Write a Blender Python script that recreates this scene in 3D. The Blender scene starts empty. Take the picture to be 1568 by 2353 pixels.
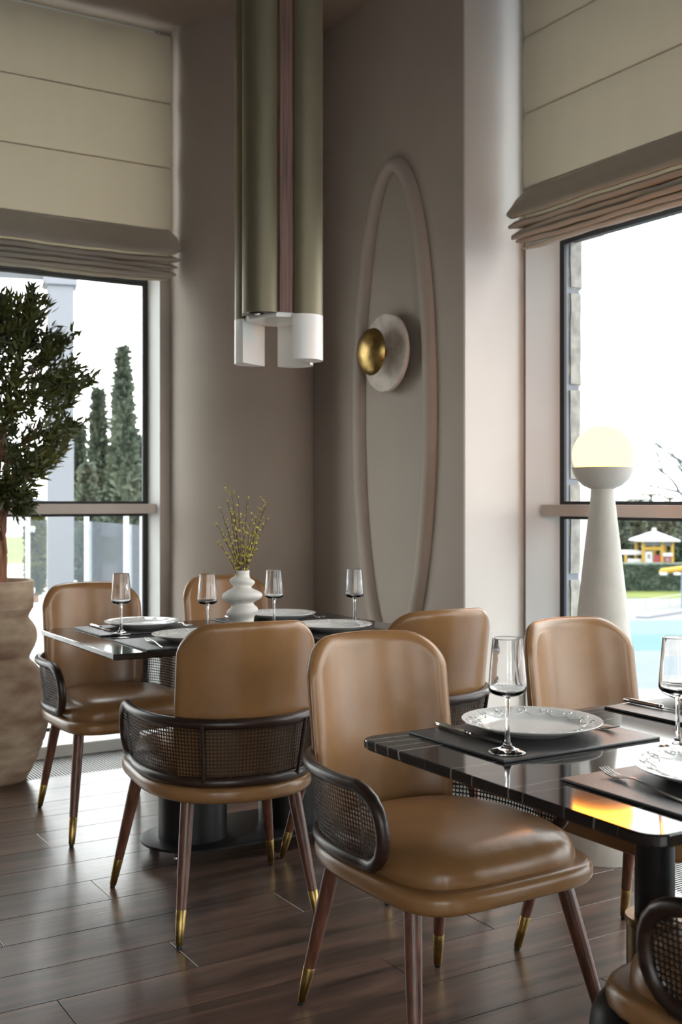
import bpy, bmesh, math, random
from math import sin, cos, pi, sqrt, radians
from mathutils import Vector, Matrix, noise

S = bpy.context.scene
C = S.collection
R = random.Random(7)

# ------------------------------------------------------------------ camera
FPX, HORIZ, CAMH, YAW = 2577.0, 1149.6, 1.21875, radians(31.2527)
cd = bpy.data.cameras.new('camera'); cam = bpy.data.objects.new('camera', cd); C.objects.link(cam)
cam.location = (0, 0, CAMH); cam.rotation_euler = (pi / 2, 0, -YAW)
cd.sensor_fit = 'VERTICAL'; cd.sensor_height = 36; cd.lens = 36 * FPX / 2353
cd.shift_y = (HORIZ - 1176.5) / 2353
cd.clip_start = .05; cd.clip_end = 2000
cd.dof.use_dof = True; cd.dof.focus_distance = 2.75; cd.dof.aperture_fstop = 5.6
S.camera = cam
CS, SN = cos(YAW), sin(YAW)

def at(px, py, Z):
    """world point seen at picture place px,py at depth Z metres from the lens"""
    X = (px - 784) / FPX * Z
    return Vector((X * CS + Z * SN, -X * SN + Z * CS, CAMH - (py - HORIZ) / FPX * Z))

# ------------------------------------------------------------------ sky, exposure
S.view_settings.view_transform = 'Standard'; S.view_settings.look = 'None'
S.view_settings.gamma = 1; S.view_settings.exposure = 0.52
S.view_settings.use_curve_mapping = False
w = bpy.data.worlds.new('overcast_sky'); S.world = w; w.use_nodes = True
nt = w.node_tree; nt.nodes.clear()
o_ = nt.nodes.new('ShaderNodeOutputWorld'); bg = nt.nodes.new('ShaderNodeBackground')
tc = nt.nodes.new('ShaderNodeTexCoord'); sx = nt.nodes.new('ShaderNodeSeparateXYZ')
rp = nt.nodes.new('ShaderNodeValToRGB')
nt.links.new(tc.outputs['Generated'], sx.inputs[0]); nt.links.new(sx.outputs[2], rp.inputs[0])
rp.color_ramp.elements[0].position = 0.0; rp.color_ramp.elements[0].color = (1, .985, .965, 1)
rp.color_ramp.elements[1].position = .9; rp.color_ramp.elements[1].color = (.93, .955, .98, 1)
nt.links.new(rp.outputs[0], bg.inputs[0]); nt.links.new(bg.outputs[0], o_.inputs[0])
bg.inputs[1].default_value = 4.2
S.cycles.use_denoising = True
S.cycles.max_bounces = 8; S.cycles.transparent_max_bounces = 14; S.cycles.transmission_bounces = 8
S.cycles.use_adaptive_sampling = True; S.cycles.adaptive_threshold = .12; S.cycles.adaptive_min_samples = 20
S.cycles.diffuse_bounces = 4; S.cycles.glossy_bounces = 3; S.cycles.sample_clamp_indirect = 8

# ------------------------------------------------------------------ materials
MATS = {}
def mat(name, col, rough=.5, metal=0, spec=.5, noise_amt=0, noise_scale=5, col2=None, bump=0, bump_scale=100,
        stretch=None, emit=None, emit_s=0, trans=0, ior=1.45, coat=0, sheen=0, detail=3, distort=0, rough2=None):
    m = bpy.data.materials.new(name); m.use_nodes = True; n = m.node_tree.nodes; l = m.node_tree.links
    b = n['Principled BSDF']
    b.inputs['Base Color'].default_value = (*col, 1); b.inputs['Roughness'].default_value = rough
    b.inputs['Metallic'].default_value = metal; b.inputs['IOR'].default_value = ior
    b.inputs['Specular IOR Level'].default_value = spec
    b.inputs['Transmission Weight'].default_value = trans; b.inputs['Coat Weight'].default_value = coat
    b.inputs['Coat Roughness'].default_value = .15
    b.inputs['Sheen Weight'].default_value = sheen
    if emit: b.inputs['Emission Color'].default_value = (*emit, 1); b.inputs['Emission Strength'].default_value = emit_s
    vec = None
    if noise_amt or bump or col2:
        t = n.new('ShaderNodeTexCoord'); mp = n.new('ShaderNodeMapping'); l.new(t.outputs['Object'], mp.inputs[0])
        if stretch: mp.inputs['Scale'].default_value = stretch
        vec = mp.outputs[0]
    if noise_amt or col2:
        nz = n.new('ShaderNodeTexNoise'); nz.inputs['Scale'].default_value = noise_scale; nz.inputs['Detail'].default_value = detail
        nz.inputs['Distortion'].default_value = distort; l.new(vec, nz.inputs['Vector'])
        r = n.new('ShaderNodeValToRGB'); l.new(nz.outputs['Fac'], r.inputs[0])
        c2 = col2 or tuple(min(1, c * (1 + noise_amt)) for c in col)
        c1 = col if col2 else tuple(c * (1 - noise_amt) for c in col)
        r.color_ramp.elements[0].position = .35; r.color_ramp.elements[1].position = .65
        r.color_ramp.elements[0].color = (*c1, 1); r.color_ramp.elements[1].color = (*c2, 1)
        l.new(r.outputs[0], b.inputs['Base Color'])
        if rough2 is not None:
            mr = n.new('ShaderNodeMapRange'); l.new(nz.outputs['Fac'], mr.inputs[0])
            mr.inputs[1].default_value = .3; mr.inputs[2].default_value = .7; mr.inputs[3].default_value = rough; mr.inputs[4].default_value = rough2
            l.new(mr.outputs[0], b.inputs['Roughness'])
    if bump:
        nb = n.new('ShaderNodeTexNoise'); nb.inputs['Scale'].default_value = bump_scale; nb.inputs['Detail'].default_value = 4
        l.new(vec, nb.inputs['Vector']); bp = n.new('ShaderNodeBump'); bp.inputs['Strength'].default_value = bump; bp.inputs['Distance'].default_value = .002
        l.new(nb.outputs['Fac'], bp.inputs['Height']); l.new(bp.outputs[0], b.inputs['Normal'])
    MATS[name] = m
    return m

mat('leather', (.250, .127, .050), .29, noise_amt=.10, noise_scale=7, bump=.12, bump_scale=260, spec=.5, coat=.08)
mat('dark_wood', (.026, .013, .009), .36, noise_amt=.5, noise_scale=3, stretch=(1, 1, 14), spec=.5, coat=.08, bump=.05, bump_scale=60)
mat('leg_wood', (.115, .044, .026), .38, noise_amt=.35, noise_scale=14, stretch=(6, 6, .5), spec=.5, coat=.2, detail=5)
mat('brass', (.36, .25, .09), .33, 1, noise_amt=.25, noise_scale=30)
mat('black_rubber', (.012, .012, .012), .6)
mat('cane', (.026, .015, .010), .45, noise_amt=.4, noise_scale=60)
mat('stitch', (.55, .42, .28), .6)
mat('black_metal', (.009, .009, .010), .40, spec=.35, noise_amt=.2, noise_scale=40, bump=.08, bump_scale=400)
mat('bronze', (.17, .115, .06), .36, .85, noise_amt=.15, noise_scale=8)
mat('chrome', (.62, .62, .62), .22, 1)
mat('steel', (.63, .61, .58), .17, 1)
mat('placemat', (.032, .032, .034), .40, noise_amt=.2, noise_scale=30, bump=.25, bump_scale=300)
mat('porcelain', (.72, .72, .70), .16, spec=.5, coat=.4)
mat('glass', (1, 1, 1), 0.0, trans=1, ior=1.46)
mat('matte_ceramic', (.66, .64, .60), .62, noise_amt=.05, noise_scale=12, bump=.06, bump_scale=120)
mat('twig', (.10, .052, .035), .7, noise_amt=.4, noise_scale=60)
mat('bud', (.56, .50, .06), .5, noise_amt=.25, noise_scale=80)
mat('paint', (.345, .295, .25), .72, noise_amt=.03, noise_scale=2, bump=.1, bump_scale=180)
mat('paint_lit', (.62, .585, .54), .7, noise_amt=.02, noise_scale=2, bump=.08, bump_scale=180)  # lighter copy of the wall paint, window light put into its colour
mat('ceiling_paint', (.32, .265, .23), .8, noise_amt=.03, noise_scale=2)
mat('casing', (.60, .61, .60), .45, noise_amt=.03, noise_scale=3)
mat('bar', (.42, .375, .33), .4, .2, noise_amt=.04, noise_scale=6)
mat('gasket', (.012, .014, .018), .5)
mat('sill', (.62, .62, .60), .4, noise_amt=.04, noise_scale=6)
mat('grille_metal', (.24, .235, .22), .42, .5)
mat('slot', (.008, .008, .009), .7)
mat('opal', (.86, .84, .79), .3, noise_amt=.02, noise_scale=4)
mat('pendant_metal', (.185, .160, .100), .42, .45, noise_amt=.08, noise_scale=3, stretch=(1, 1, .2))
mat('pendant_wood', (.155, .085, .062), .5, noise_amt=.35, noise_scale=30, stretch=(4, 4, .12), detail=5)
mat('sconce_plaster', (.56, .50, .44), .85, noise_amt=.12, noise_scale=25, bump=.3, bump_scale=150)
mat('lamp_body', (.60, .555, .49), .7, noise_amt=.06, noise_scale=9, bump=.35, bump_scale=70)
mat('globe', (.02, .02, .02), .6, spec=0, emit=(1, .30, .0345), emit_s=16)
mat('cord', (.12, .05, .03), .5)
mat('terracotta', (.52, .41, .30), .85, col2=(.26, .165, .11), noise_scale=4.5, stretch=(1, 1, 2.6), bump=.55, bump_scale=70, detail=8)
mat('soil', (.06, .035, .02), .9)
mat('bark', (.21, .095, .05), .8, noise_amt=.4, noise_scale=16, stretch=(3, 3, .6), bump=.5, bump_scale=70)
mat('leaf', (.045, .058, .022), .42, col2=(.10, .105, .02), noise_scale=4)
mat('underfloor', (.02, .015, .012), .8)
# outside
mat('white_render', (.20, .21, .235), .7)
mat('stone', (.30, .285, .25), .85, noise_amt=.25, noise_scale=14, bump=1, bump_scale=40)
mat('paving', (.46, .45, .43), .8, noise_amt=.2, noise_scale=3)
mat('deck', (.185, .184, .183), .8, spec=.1, noise_amt=.06, noise_scale=.3)
mat('cypress', (.060, .078, .058), .8, col2=(.105, .120, .082), noise_scale=2)
mat('hedge', (.030, .050, .034), .8, col2=(.060, .080, .055), noise_scale=1.2, detail=5)
mat('shrub', (.035, .05, .012), .7, col2=(.12, .11, .02), noise_scale=4)
mat('tree_hazed', (.085, .095, .070), .8, col2=(.130, .125, .085), noise_scale=.6)  # haze of the distance put into the leaf colour
mat('tree_deep', (.055, .072, .058), .8, col2=(.105, .110, .075), noise_scale=.8)
mat('grass', (.095, .125, .022), .9, col2=(.13, .15, .03), noise_scale=.5)
mat('water', (.105, .150, .155), .6, spec=.04, col2=(.118, .163, .168), noise_scale=.15)
mat('water_deep', (.075, .145, .158), .6, spec=.04, col2=(.088, .155, .168), noise_scale=.2)
mat('water_shelf', (.138, .158, .175), .6, spec=.04, col2=(.125, .152, .165), noise_scale=.25)
mat('blue_stripe', (.07, .085, .14), .5)
mat('play_white', (.42, .42, .43), .5)
mat('play_yellow', (.33, .20, .02), .5)
mat('play_red', (.22, .025, .035), .5)
mat('play_grey', (.14, .16, .17), .6)
mat('pool_post', (.26, .26, .27), .6)
mat('pale_blue', (.12, .19, .28), .5)
mat('branch', (.075, .09, .10), .8)
mat('sea', (.10, .16, .24), .3)
mat('haze_hill', (.17, .19, .21), .9, noise_amt=.1, noise_scale=.05)

def build_special():
    # pane of window glass: clear, mirrors a little at a slant
    m = bpy.data.materials.new('pane'); m.use_nodes = True; n = m.node_tree.nodes; l = m.node_tree.links; n.clear()
    o = n.new('ShaderNodeOutputMaterial'); mx = n.new('ShaderNodeMixShader'); fr = n.new('ShaderNodeFresnel'); fr.inputs[0].default_value = 1.05
    t = n.new('ShaderNodeBsdfTransparent'); t.inputs[0].default_value = (.95, .97, .965, 1); g = n.new('ShaderNodeBsdfGlossy'); g.inputs['Roughness'].default_value = .0
    l.new(fr.outputs[0], mx.inputs[0]); l.new(t.outputs[0], mx.inputs[1]); l.new(g.outputs[0], mx.inputs[2]); l.new(mx.outputs[0], o.inputs[0]); MATS['pane'] = m
    m = m.copy(); m.name = 'pane_reflect'; n = m.node_tree.nodes; l = m.node_tree.links; o = [x for x in n if x.type == 'OUTPUT_MATERIAL'][0]; mx0 = [x for x in n if x.type == 'MIX_SHADER'][0]
    mx2 = n.new('ShaderNodeMixShader'); mx2.inputs[0].default_value = .07; df = n.new('ShaderNodeBsdfDiffuse'); df.inputs[0].default_value = (.42, .46, .52, 1)  # pale diffuse mix stands for sky reflected in the balustrade glass
    l.new(mx0.outputs[0], mx2.inputs[1]); l.new(df.outputs[0], mx2.inputs[2]); l.new(mx2.outputs[0], o.inputs[0]); MATS['pane_reflect'] = m
    # blind linen: cloth with some light coming through and a fine weave
    m = bpy.data.materials.new('linen'); m.use_nodes = True; n = m.node_tree.nodes; l = m.node_tree.links; n.clear()
    o = n.new('ShaderNodeOutputMaterial'); mx = n.new('ShaderNodeMixShader'); mx.inputs[0].default_value = .42
    d = n.new('ShaderNodeBsdfDiffuse'); t = n.new('ShaderNodeBsdfTranslucent'); t.inputs[0].default_value = (.64, .59, .49, 1)
    tcx = n.new('ShaderNodeTexCoord'); nz = n.new('ShaderNodeTexNoise'); nz.inputs['Scale'].default_value = 3; mp = n.new('ShaderNodeMapping'); mp.inputs['Scale'].default_value = (3, 3, .4)
    l.new(tcx.outputs['Object'], mp.inputs[0]); l.new(mp.outputs[0], nz.inputs['Vector'])
    r = n.new('ShaderNodeValToRGB'); r.color_ramp.elements[0].color = (.55, .50, .43, 1); r.color_ramp.elements[1].color = (.63, .58, .50, 1)
    l.new(nz.outputs['Fac'], r.inputs[0]); l.new(r.outputs[0], d.inputs[0])
    wv = n.new('ShaderNodeTexNoise'); wv.inputs['Scale'].default_value = 260; l.new(tcx.outputs['Object'], wv.inputs['Vector'])
    bp = n.new('ShaderNodeBump'); bp.inputs['Strength'].default_value = .35; bp.inputs['Distance'].default_value = .002
    l.new(wv.outputs['Fac'], bp.inputs['Height']); l.new(bp.outputs[0], d.inputs['Normal'])
    l.new(d.outputs[0], mx.inputs[1]); l.new(t.outputs[0], mx.inputs[2]); l.new(mx.outputs[0], o.inputs[0]); MATS['linen'] = m
    # floor plank: walnut with long grain, its own tone for each plank
    m = bpy.data.materials.new('plank'); m.use_nodes = True; n = m.node_tree.nodes; l = m.node_tree.links
    b = n['Principled BSDF']; tcx = n.new('ShaderNodeTexCoord'); oi = n.new('ShaderNodeObjectInfo')
    ad = n.new('ShaderNodeVectorMath'); ad.operation = 'ADD'; sc = n.new('ShaderNodeVectorMath'); sc.operation = 'SCALE'; sc.inputs['Scale'].default_value = 17
    cb = n.new('ShaderNodeCombineXYZ')
    for k in range(3): l.new(oi.outputs['Random'], cb.inputs[k])
    l.new(cb.outputs[0], sc.inputs[0]); l.new(tcx.outputs['Object'], ad.inputs[0]); l.new(sc.outputs[0], ad.inputs[1])
    mp = n.new('ShaderNodeMapping'); mp.inputs['Scale'].default_value = (1.6, 17, 1); l.new(ad.outputs[0], mp.inputs[0])
    nz = n.new('ShaderNodeTexNoise'); nz.inputs['Scale'].default_value = 1.0; nz.inputs['Detail'].default_value = 6; nz.inputs['Distortion'].default_value = .8; l.new(mp.outputs[0], nz.inputs['Vector'])
    r = n.new('ShaderNodeValToRGB'); l.new(nz.outputs['Fac'], r.inputs[0]); e = r.color_ramp.elements
    e[0].position = .28; e[0].color = (.030, .0190, .0160, 1); e[1].position = .74; e[1].color = (.185, .108, .078, 1)
    ee = e.new(.5); ee.color = (.088, .053, .041, 1)
    hs = n.new('ShaderNodeHueSaturation'); mr = n.new('ShaderNodeMapRange'); l.new(oi.outputs['Random'], mr.inputs[0]); mr.inputs[3].default_value = .8; mr.inputs[4].default_value = 1.2
    l.new(mr.outputs[0], hs.inputs['Value']); l.new(r.outputs[0], hs.inputs['Color']); l.new(hs.outputs[0], b.inputs['Base Color'])
    mp2 = n.new('ShaderNodeMapping'); mp2.inputs['Scale'].default_value = (6, 110, 1); l.new(ad.outputs[0], mp2.inputs[0])
    n2 = n.new('ShaderNodeTexNoise'); n2.inputs['Scale'].default_value = 1; n2.inputs['Detail'].default_value = 3; n2.inputs['Distortion'].default_value = .4; l.new(mp2.outputs[0], n2.inputs['Vector'])
    bp = n.new('ShaderNodeBump'); bp.inputs['Strength'].default_value = .16; bp.inputs['Distance'].default_value = .003; l.new(n2.outputs['Fac'], bp.inputs['Height']); l.new(bp.outputs[0], b.inputs['Normal'])
    b.inputs['Roughness'].default_value = .29; b.inputs['Specular IOR Level'].default_value = .8; b.inputs['Coat Weight'].default_value = .3; b.inputs['Coat Roughness'].default_value = .22; MATS['plank'] = m
    # black marble with thin white veins that run along the long side
    m = bpy.data.materials.new('marble'); m.use_nodes = True; n = m.node_tree.nodes; l = m.node_tree.links
    b = n['Principled BSDF']; tcx = n.new('ShaderNodeTexCoord'); sp = n.new('ShaderNodeSeparateXYZ'); l.new(tcx.outputs['Object'], sp.inputs[0])
    nz = n.new('ShaderNodeTexNoise'); nz.inputs['Scale'].default_value = 5; nz.inputs['Detail'].default_value = 6; l.new(tcx.outputs['Object'], nz.inputs['Vector'])
    def math_(op, a, c=None):
        k = n.new('ShaderNodeMath'); k.operation = op
        for i, v in enumerate((a, c)):
            if v is None: continue
            if isinstance(v, (int, float)): k.inputs[i].default_value = v
            else: l.new(v, k.inputs[i])
        return k.outputs[0]
    wob = math_('MULTIPLY', math_('SUBTRACT', nz.outputs['Fac'], .5), .05)
    yy = math_('ADD', math_('ADD', sp.outputs[1], wob), math_('MULTIPLY', sp.outputs[0], -.03))
    tot = None
    for (y0, wd, am) in ((.37, .0026, .9), (.335, .0028, .9), (.297, .0022, .75), (.263, .0034, 1), (.105, .0024, .7), (.045, .0018, .5), (-.06, .0024, .6), (-.10, .0018, .4), (-.19, .0012, .35), (-.25, .0026, .5), (-.30, .001, .3), (.18, .0009, .25), (.0, .0008, .2)):
        dd = math_('ABSOLUTE', math_('SUBTRACT', yy, y0)); v = math_('MULTIPLY', math_('MAXIMUM', math_('SUBTRACT', 1, math_('DIVIDE', dd, wd)), 0), am)
        tot = v if tot is None else math_('MAXIMUM', tot, v)
    n3 = n.new('ShaderNodeTexNoise'); n3.inputs['Scale'].default_value = 2.2; l.new(tcx.outputs['Object'], n3.inputs['Vector'])
    msk = n.new('ShaderNodeMapRange'); l.new(n3.outputs['Fac'], msk.inputs[0]); msk.inputs[1].default_value = .30; msk.inputs[2].default_value = .48
    vein = math_('MULTIPLY', tot, msk.outputs[0])
    mix = n.new('ShaderNodeMix'); mix.data_type = 'RGBA'; l.new(vein, mix.inputs[0]); mix.inputs[6].default_value = (.010, .0095, .0095, 1); mix.inputs[7].default_value = (.50, .47, .44, 1)
    l.new(mix.outputs[2], b.inputs['Base Color']); b.inputs['Roughness'].default_value = .06; b.inputs['IOR'].default_value = 1.6; MATS['marble'] = m
build_special()

# ------------------------------------------------------------------ mesh helpers
def link(name, me, m=None, parent=None, loc=(0, 0, 0), rot=(0, 0, 0)):
    o = bpy.data.objects.new(name, me); C.objects.link(o)
    if m: me.materials.append(MATS[m])
    if parent: o.parent = parent
    o.location = loc; o.rotation_euler = rot
    return o
def empty(name, loc=(0, 0, 0), rz=0, parent=None):
    o = bpy.data.objects.new(name, None); C.objects.link(o); o.location = loc; o.rotation_euler = (0, 0, rz); o.empty_display_size = .05
    if parent: o.parent = parent
    return o
def tag(o, label=None, cat=None, group=None, kind=None):
    if label: o['label'] = label
    if cat: o['category'] = cat
    if group: o['group'] = group
    if kind: o['kind'] = kind
    return o
def finish(bm, name, smooth=40, recalc=True):
    if recalc: bmesh.ops.recalc_face_normals(bm, faces=bm.faces)
    me = bpy.data.meshes.new(name)
    if smooth:
        th = radians(smooth)
        for f in bm.faces: f.smooth = True
        for e in bm.edges:
            if len(e.link_faces) == 2: e.smooth = e.calc_face_angle(0) < th
    bm.to_mesh(me); bm.free(); return me
def mesh(name, V, F, smooth=40, recalc=True):
    bm = bmesh.new(); vs = [bm.verts.new(v) for v in V]
    for f in F:
        try: bm.faces.new([vs[i] for i in f])
        except ValueError: pass
    return finish(bm, name, smooth, recalc)
def join(parts, name, smooth=40):
    V, F = [], []
    for v, f in parts:
        o = len(V); V += list(v); F += [tuple(i + o for i in q) for q in f]
    return mesh(name, V, F, smooth)
def boxvf(x0, x1, y0, y1, z0, z1):
    V = [(x, y, z) for z in (z0, z1) for y in (y0, y1) for x in (x0, x1)]
    return V, [(0, 2, 3, 1), (4, 5, 7, 6), (0, 1, 5, 4), (2, 6, 7, 3), (0, 4, 6, 2), (1, 3, 7, 5)]
def boxme(name, x0, x1, y0, y1, z0, z1, bev=0, seg=2):
    bm = bmesh.new(); V, F = boxvf(x0, x1, y0, y1, z0, z1); vs = [bm.verts.new(v) for v in V]
    for f in F: bm.faces.new([vs[i] for i in f])
    if bev: bmesh.ops.bevel(bm, geom=list(bm.edges), offset=bev, segments=seg, affect='EDGES', profile=.5)
    return finish(bm, name, 20)
def lathevf(prof, n=32, cx=0, cy=0, close=False):
    V, F = [], []
    for (r, z) in prof:
        for i in range(n):
            a = 2 * pi * i / n; V.append((cx + r * cos(a), cy + r * sin(a), z))
    m = len(prof); rng = m if close else m - 1
    for j in range(rng):
        for i in range(n):
            a = j * n + i; b = j * n + (i + 1) % n; j2 = (j + 1) % m
            F.append((a, b, j2 * n + (i + 1) % n, j2 * n + i))
    if not close:
        F.append(tuple(range(n))[::-1]); F.append(tuple((m - 1) * n + i for i in range(n)))
    return V, F
def lathe(name, prof, n=32, close=False, smooth=40):
    V, F = lathevf(prof, n, close=close); return mesh(name, V, F, smooth)
def tubevf(pts, rad, n=10, closed=False, caps=True):
    P = [Vector(p) for p in pts]; m = len(P); V, F = [], []
    rr = rad if isinstance(rad, (list, tuple)) else [rad] * m
    def tan(i):
        a = P[(i - 1) % m] if (closed or i > 0) else P[i]; b = P[(i + 1) % m] if (closed or i < m - 1) else P[i]
        d = b - a; return d.normalized() if d.length > 1e-9 else Vector((0, 0, 1))
    t0 = tan(0); up = Vector((0, 0, 1)) if abs(t0.z) < .9 else Vector((1, 0, 0)); nrm = t0.cross(up).normalized()
    frames = []
    for i in range(m):
        t = tan(i); nrm = (nrm - t * nrm.dot(t)).normalized(); frames.append((nrm.copy(), t.cross(nrm)))
    for i in range(m):
        a, b = frames[i]
        for k in range(n):
            th = 2 * pi * k / n; V.append(tuple(P[i] + (a * cos(th) + b * sin(th)) * rr[i]))
    off = 0
    if closed:
        best = min(range(n), key=lambda q: (Vector(V[(m - 1) * n]) - Vector(V[q])).length); off = best
    for i in range(m if closed else m - 1):
        j = (i + 1) % m; sh = off if (closed and i == m - 1) else 0
        for k in range(n): F.append((i * n + k, i * n + (k + 1) % n, j * n + (k + 1 + sh) % n, j * n + (k + sh) % n))
    if not closed and caps: F.append(tuple(range(n))[::-1]); F.append(tuple((m - 1) * n + k for k in range(n)))
    return V, F
def tube(name, pts, rad, n=10, closed=False): return mesh(name, *tubevf(pts, rad, n, closed), 60)
def copy_tree(o, parent=None):
    c = o.copy(); C.objects.link(c)
    if parent: c.parent = parent
    for ch in list(o.children): copy_tree(ch, c)
    return c
def lerp(a, b, t): return a + (b - a) * t

# ------------------------------------------------------------------ room shell
CEIL = 3.66
WL, WR = 5.48, 3.27            # inner faces of the two window casings
X0, Y0 = -3.2, -3.0            # far ends of the room behind the lens
def shell(name, *b, m='paint'): return tag(link(name, boxme(name, *b), m), kind='structure')
floor = shell('floor', X0, WR + .1, Y0, WL + .1, -.06, -.008, m='underfloor')
shell('ceiling', X0 - .2, WR + .8, Y0 - .2, WL + .4, CEIL, CEIL + .12, m='ceiling_paint')
# unseen glazed wall behind the lens, added to fill the room with light
def glazed(name, M, L, n):
    root = tag(empty(name), kind='structure')
    def b(nm, a0, a1, d0, d1, z0, z1, m):
        V, F = boxvf(a0, a1, d0, d1, z0, z1); return link(nm, mesh(nm, [M(*v) for v in V], F, 30), m, root)
    b('low_wall', 0, L, 0, .2, -.06, .3, 'paint'); b('lintel', 0, L, 0, .2, 3.3, CEIL, 'paint')
    w_ = L / n
    for i in range(n):
        b('pier', i * w_, i * w_ + .8, 0, .2, .3, 3.3, 'paint'); b('pane', i * w_ + .8, (i + 1) * w_, .09, .096, .3, 3.3, 'pane')
    b('pier', L, L + .2, 0, .2, -.06, CEIL, 'paint')
glazed('rear_fill_window', lambda a, d, z: (WR + .2 - a, Y0 - d, z), WR + .2 - X0, 3)
shell('wall_side', X0 - .2, X0, Y0, WL + .3, -.06, CEIL)
DX, DY = 2.955, 3.84           # corner between dark wall and return wall
wall_back = tag(link('wall_back', boxme('wall_back', DX, WR + .5, DY + .012, 5.9, -.06, CEIL), 'paint'), kind='structure')
shell('wall_return', DX, WR + .5, DY, DY + .012, -.06, CEIL, m='paint_lit')
# wall stretches between the window bays
shell('wall_left', X0, 2.222 - 2.5, WL, WL + .3, -.06, CEIL, m='paint')
shell('wall_right', WR, WR + .3, Y0, -1.9, -.06, CEIL, m='paint_lit')
# round column in the corner
CX, CY, CR = 2.681, 5.441, .40
V, F = lathevf([(CR, -.06), (CR, CEIL)], 96, CX, CY)
tag(link('wall_column', mesh('wall_column', V, F, 30), 'paint'), kind='structure')

# raised oval moulding on the dark wall (child of that wall)
def oval_moulding():
    n, m = 140, 13; V, F = [], []; cy, cz, a, b, r = 4.383, 1.639, .298, 1.158, .040
    for i in range(n):
        t = 2 * pi * i / n; nrm = Vector((0, cos(t) / a, sin(t) / b)).normalized(); c0 = Vector((DX, cy + a * cos(t), cz + b * sin(t)))
        for k in range(m): q = pi * k / (m - 1); V.append(tuple(c0 + nrm * (r * cos(q)) + Vector((-r * sin(q) - .0005, 0, 0))))
    for i in range(n):
        for k in range(m): F.append((i * m + k, i * m + (k + 1) % m, ((i + 1) % n) * m + (k + 1) % m, ((i + 1) % n) * m + k))
    return link('oval_moulding', mesh('oval_moulding', V, F, 60), 'paint', wall_back)
oval_moulding()

# floor planks: rows run along the left window
PW, PL = .1985, 1.2
joint = {-1: .827, -2: 1.64, 0: 1.20, 1: 1.628, 2: .80, 3: 1.18, 6: 1.173, 4: 1.52, 5: .92, -3: 1.15, -4: .85, -5: 1.45, -6: .95}
GX, GY = 2.698, 4.872          # where the floor grilles begin
plank_me = {}
rest = []
for k in range(-29, 12):
    ya, yb = 2.698 + PW * k, min(2.698 + PW * (k + 1), GY)
    if yb - ya < .01: continue
    j = joint.get(k, R.uniform(.2, 1.4)); x = j - PL * 6
    while x < GX:
        xa, xb = max(x, X0), min(x + PL, GX)
        if xb > xa + .02:
            g = .0011
            if xb > -.45 and yb > .75:
                key = (round(xb - xa, 4), round(yb - ya, 4))
                if key not in plank_me:
                    plank_me[key] = boxme('plank', g, xb - xa - g, g, yb - ya - g, -.008, 0, .0008, 1); plank_me[key].materials.append(MATS['plank'])
                link('plank', plank_me[key], None, floor, (xa, ya, 0))
            else: rest.append(boxvf(xa + g, xb - g, ya + g, yb - g, -.008, 0))
        x += PL
tag(link('planking', join(rest, 'planking', 0), 'plank', floor), kind='stuff')

# floor grilles under both windows
def grille(name, label, x0, x1, y0, y1, along):
    e = tag(empty(name, (x0, y0, 0)), label, 'floor grille', 'slotted floor grilles under the windows')
    L, W = x1 - x0, y1 - y0
    link('slot_shade', boxme('slot_shade', .012, L - .012, .012, W - .012, -.05, -.0022), 'slot', e)  # black block close under the slats, stands for shade down in the slots
    fr = [boxvf(0, L, 0, .012, -.03, .0), boxvf(0, L, W - .012, W, -.03, .0), boxvf(0, .012, .012, W - .012, -.03, .0), boxvf(L - .012, L, .012, W - .012, -.03, .0)]
    link('frame', join(fr, 'frame', 0), 'grille_metal', e)
    bars = []; p = .0142; n = int(((L if along == 'x' else W) - .03) / p)
    for i in range(n):
        q = .018 + i * p
        bars.append(boxvf(q, q + .0066, .012, W - .012, -.0022, 0) if along == 'x' else boxvf(.012, L - .012, q, q + .0066, -.0022, 0))
    tag(link('slats', join(bars, 'slats', 0), 'grille_metal', e), kind='stuff')
grille('floor_grille', 'slotted metal floor grille under the left window, behind the terracotta pot', -.28, GX - .12, GY, 5.25, 'x')
grille('floor_grille', 'slotted metal floor grille under the right window, beneath the globe lamp', GX, 3.08, -1.9, DY, 'y')

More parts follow.
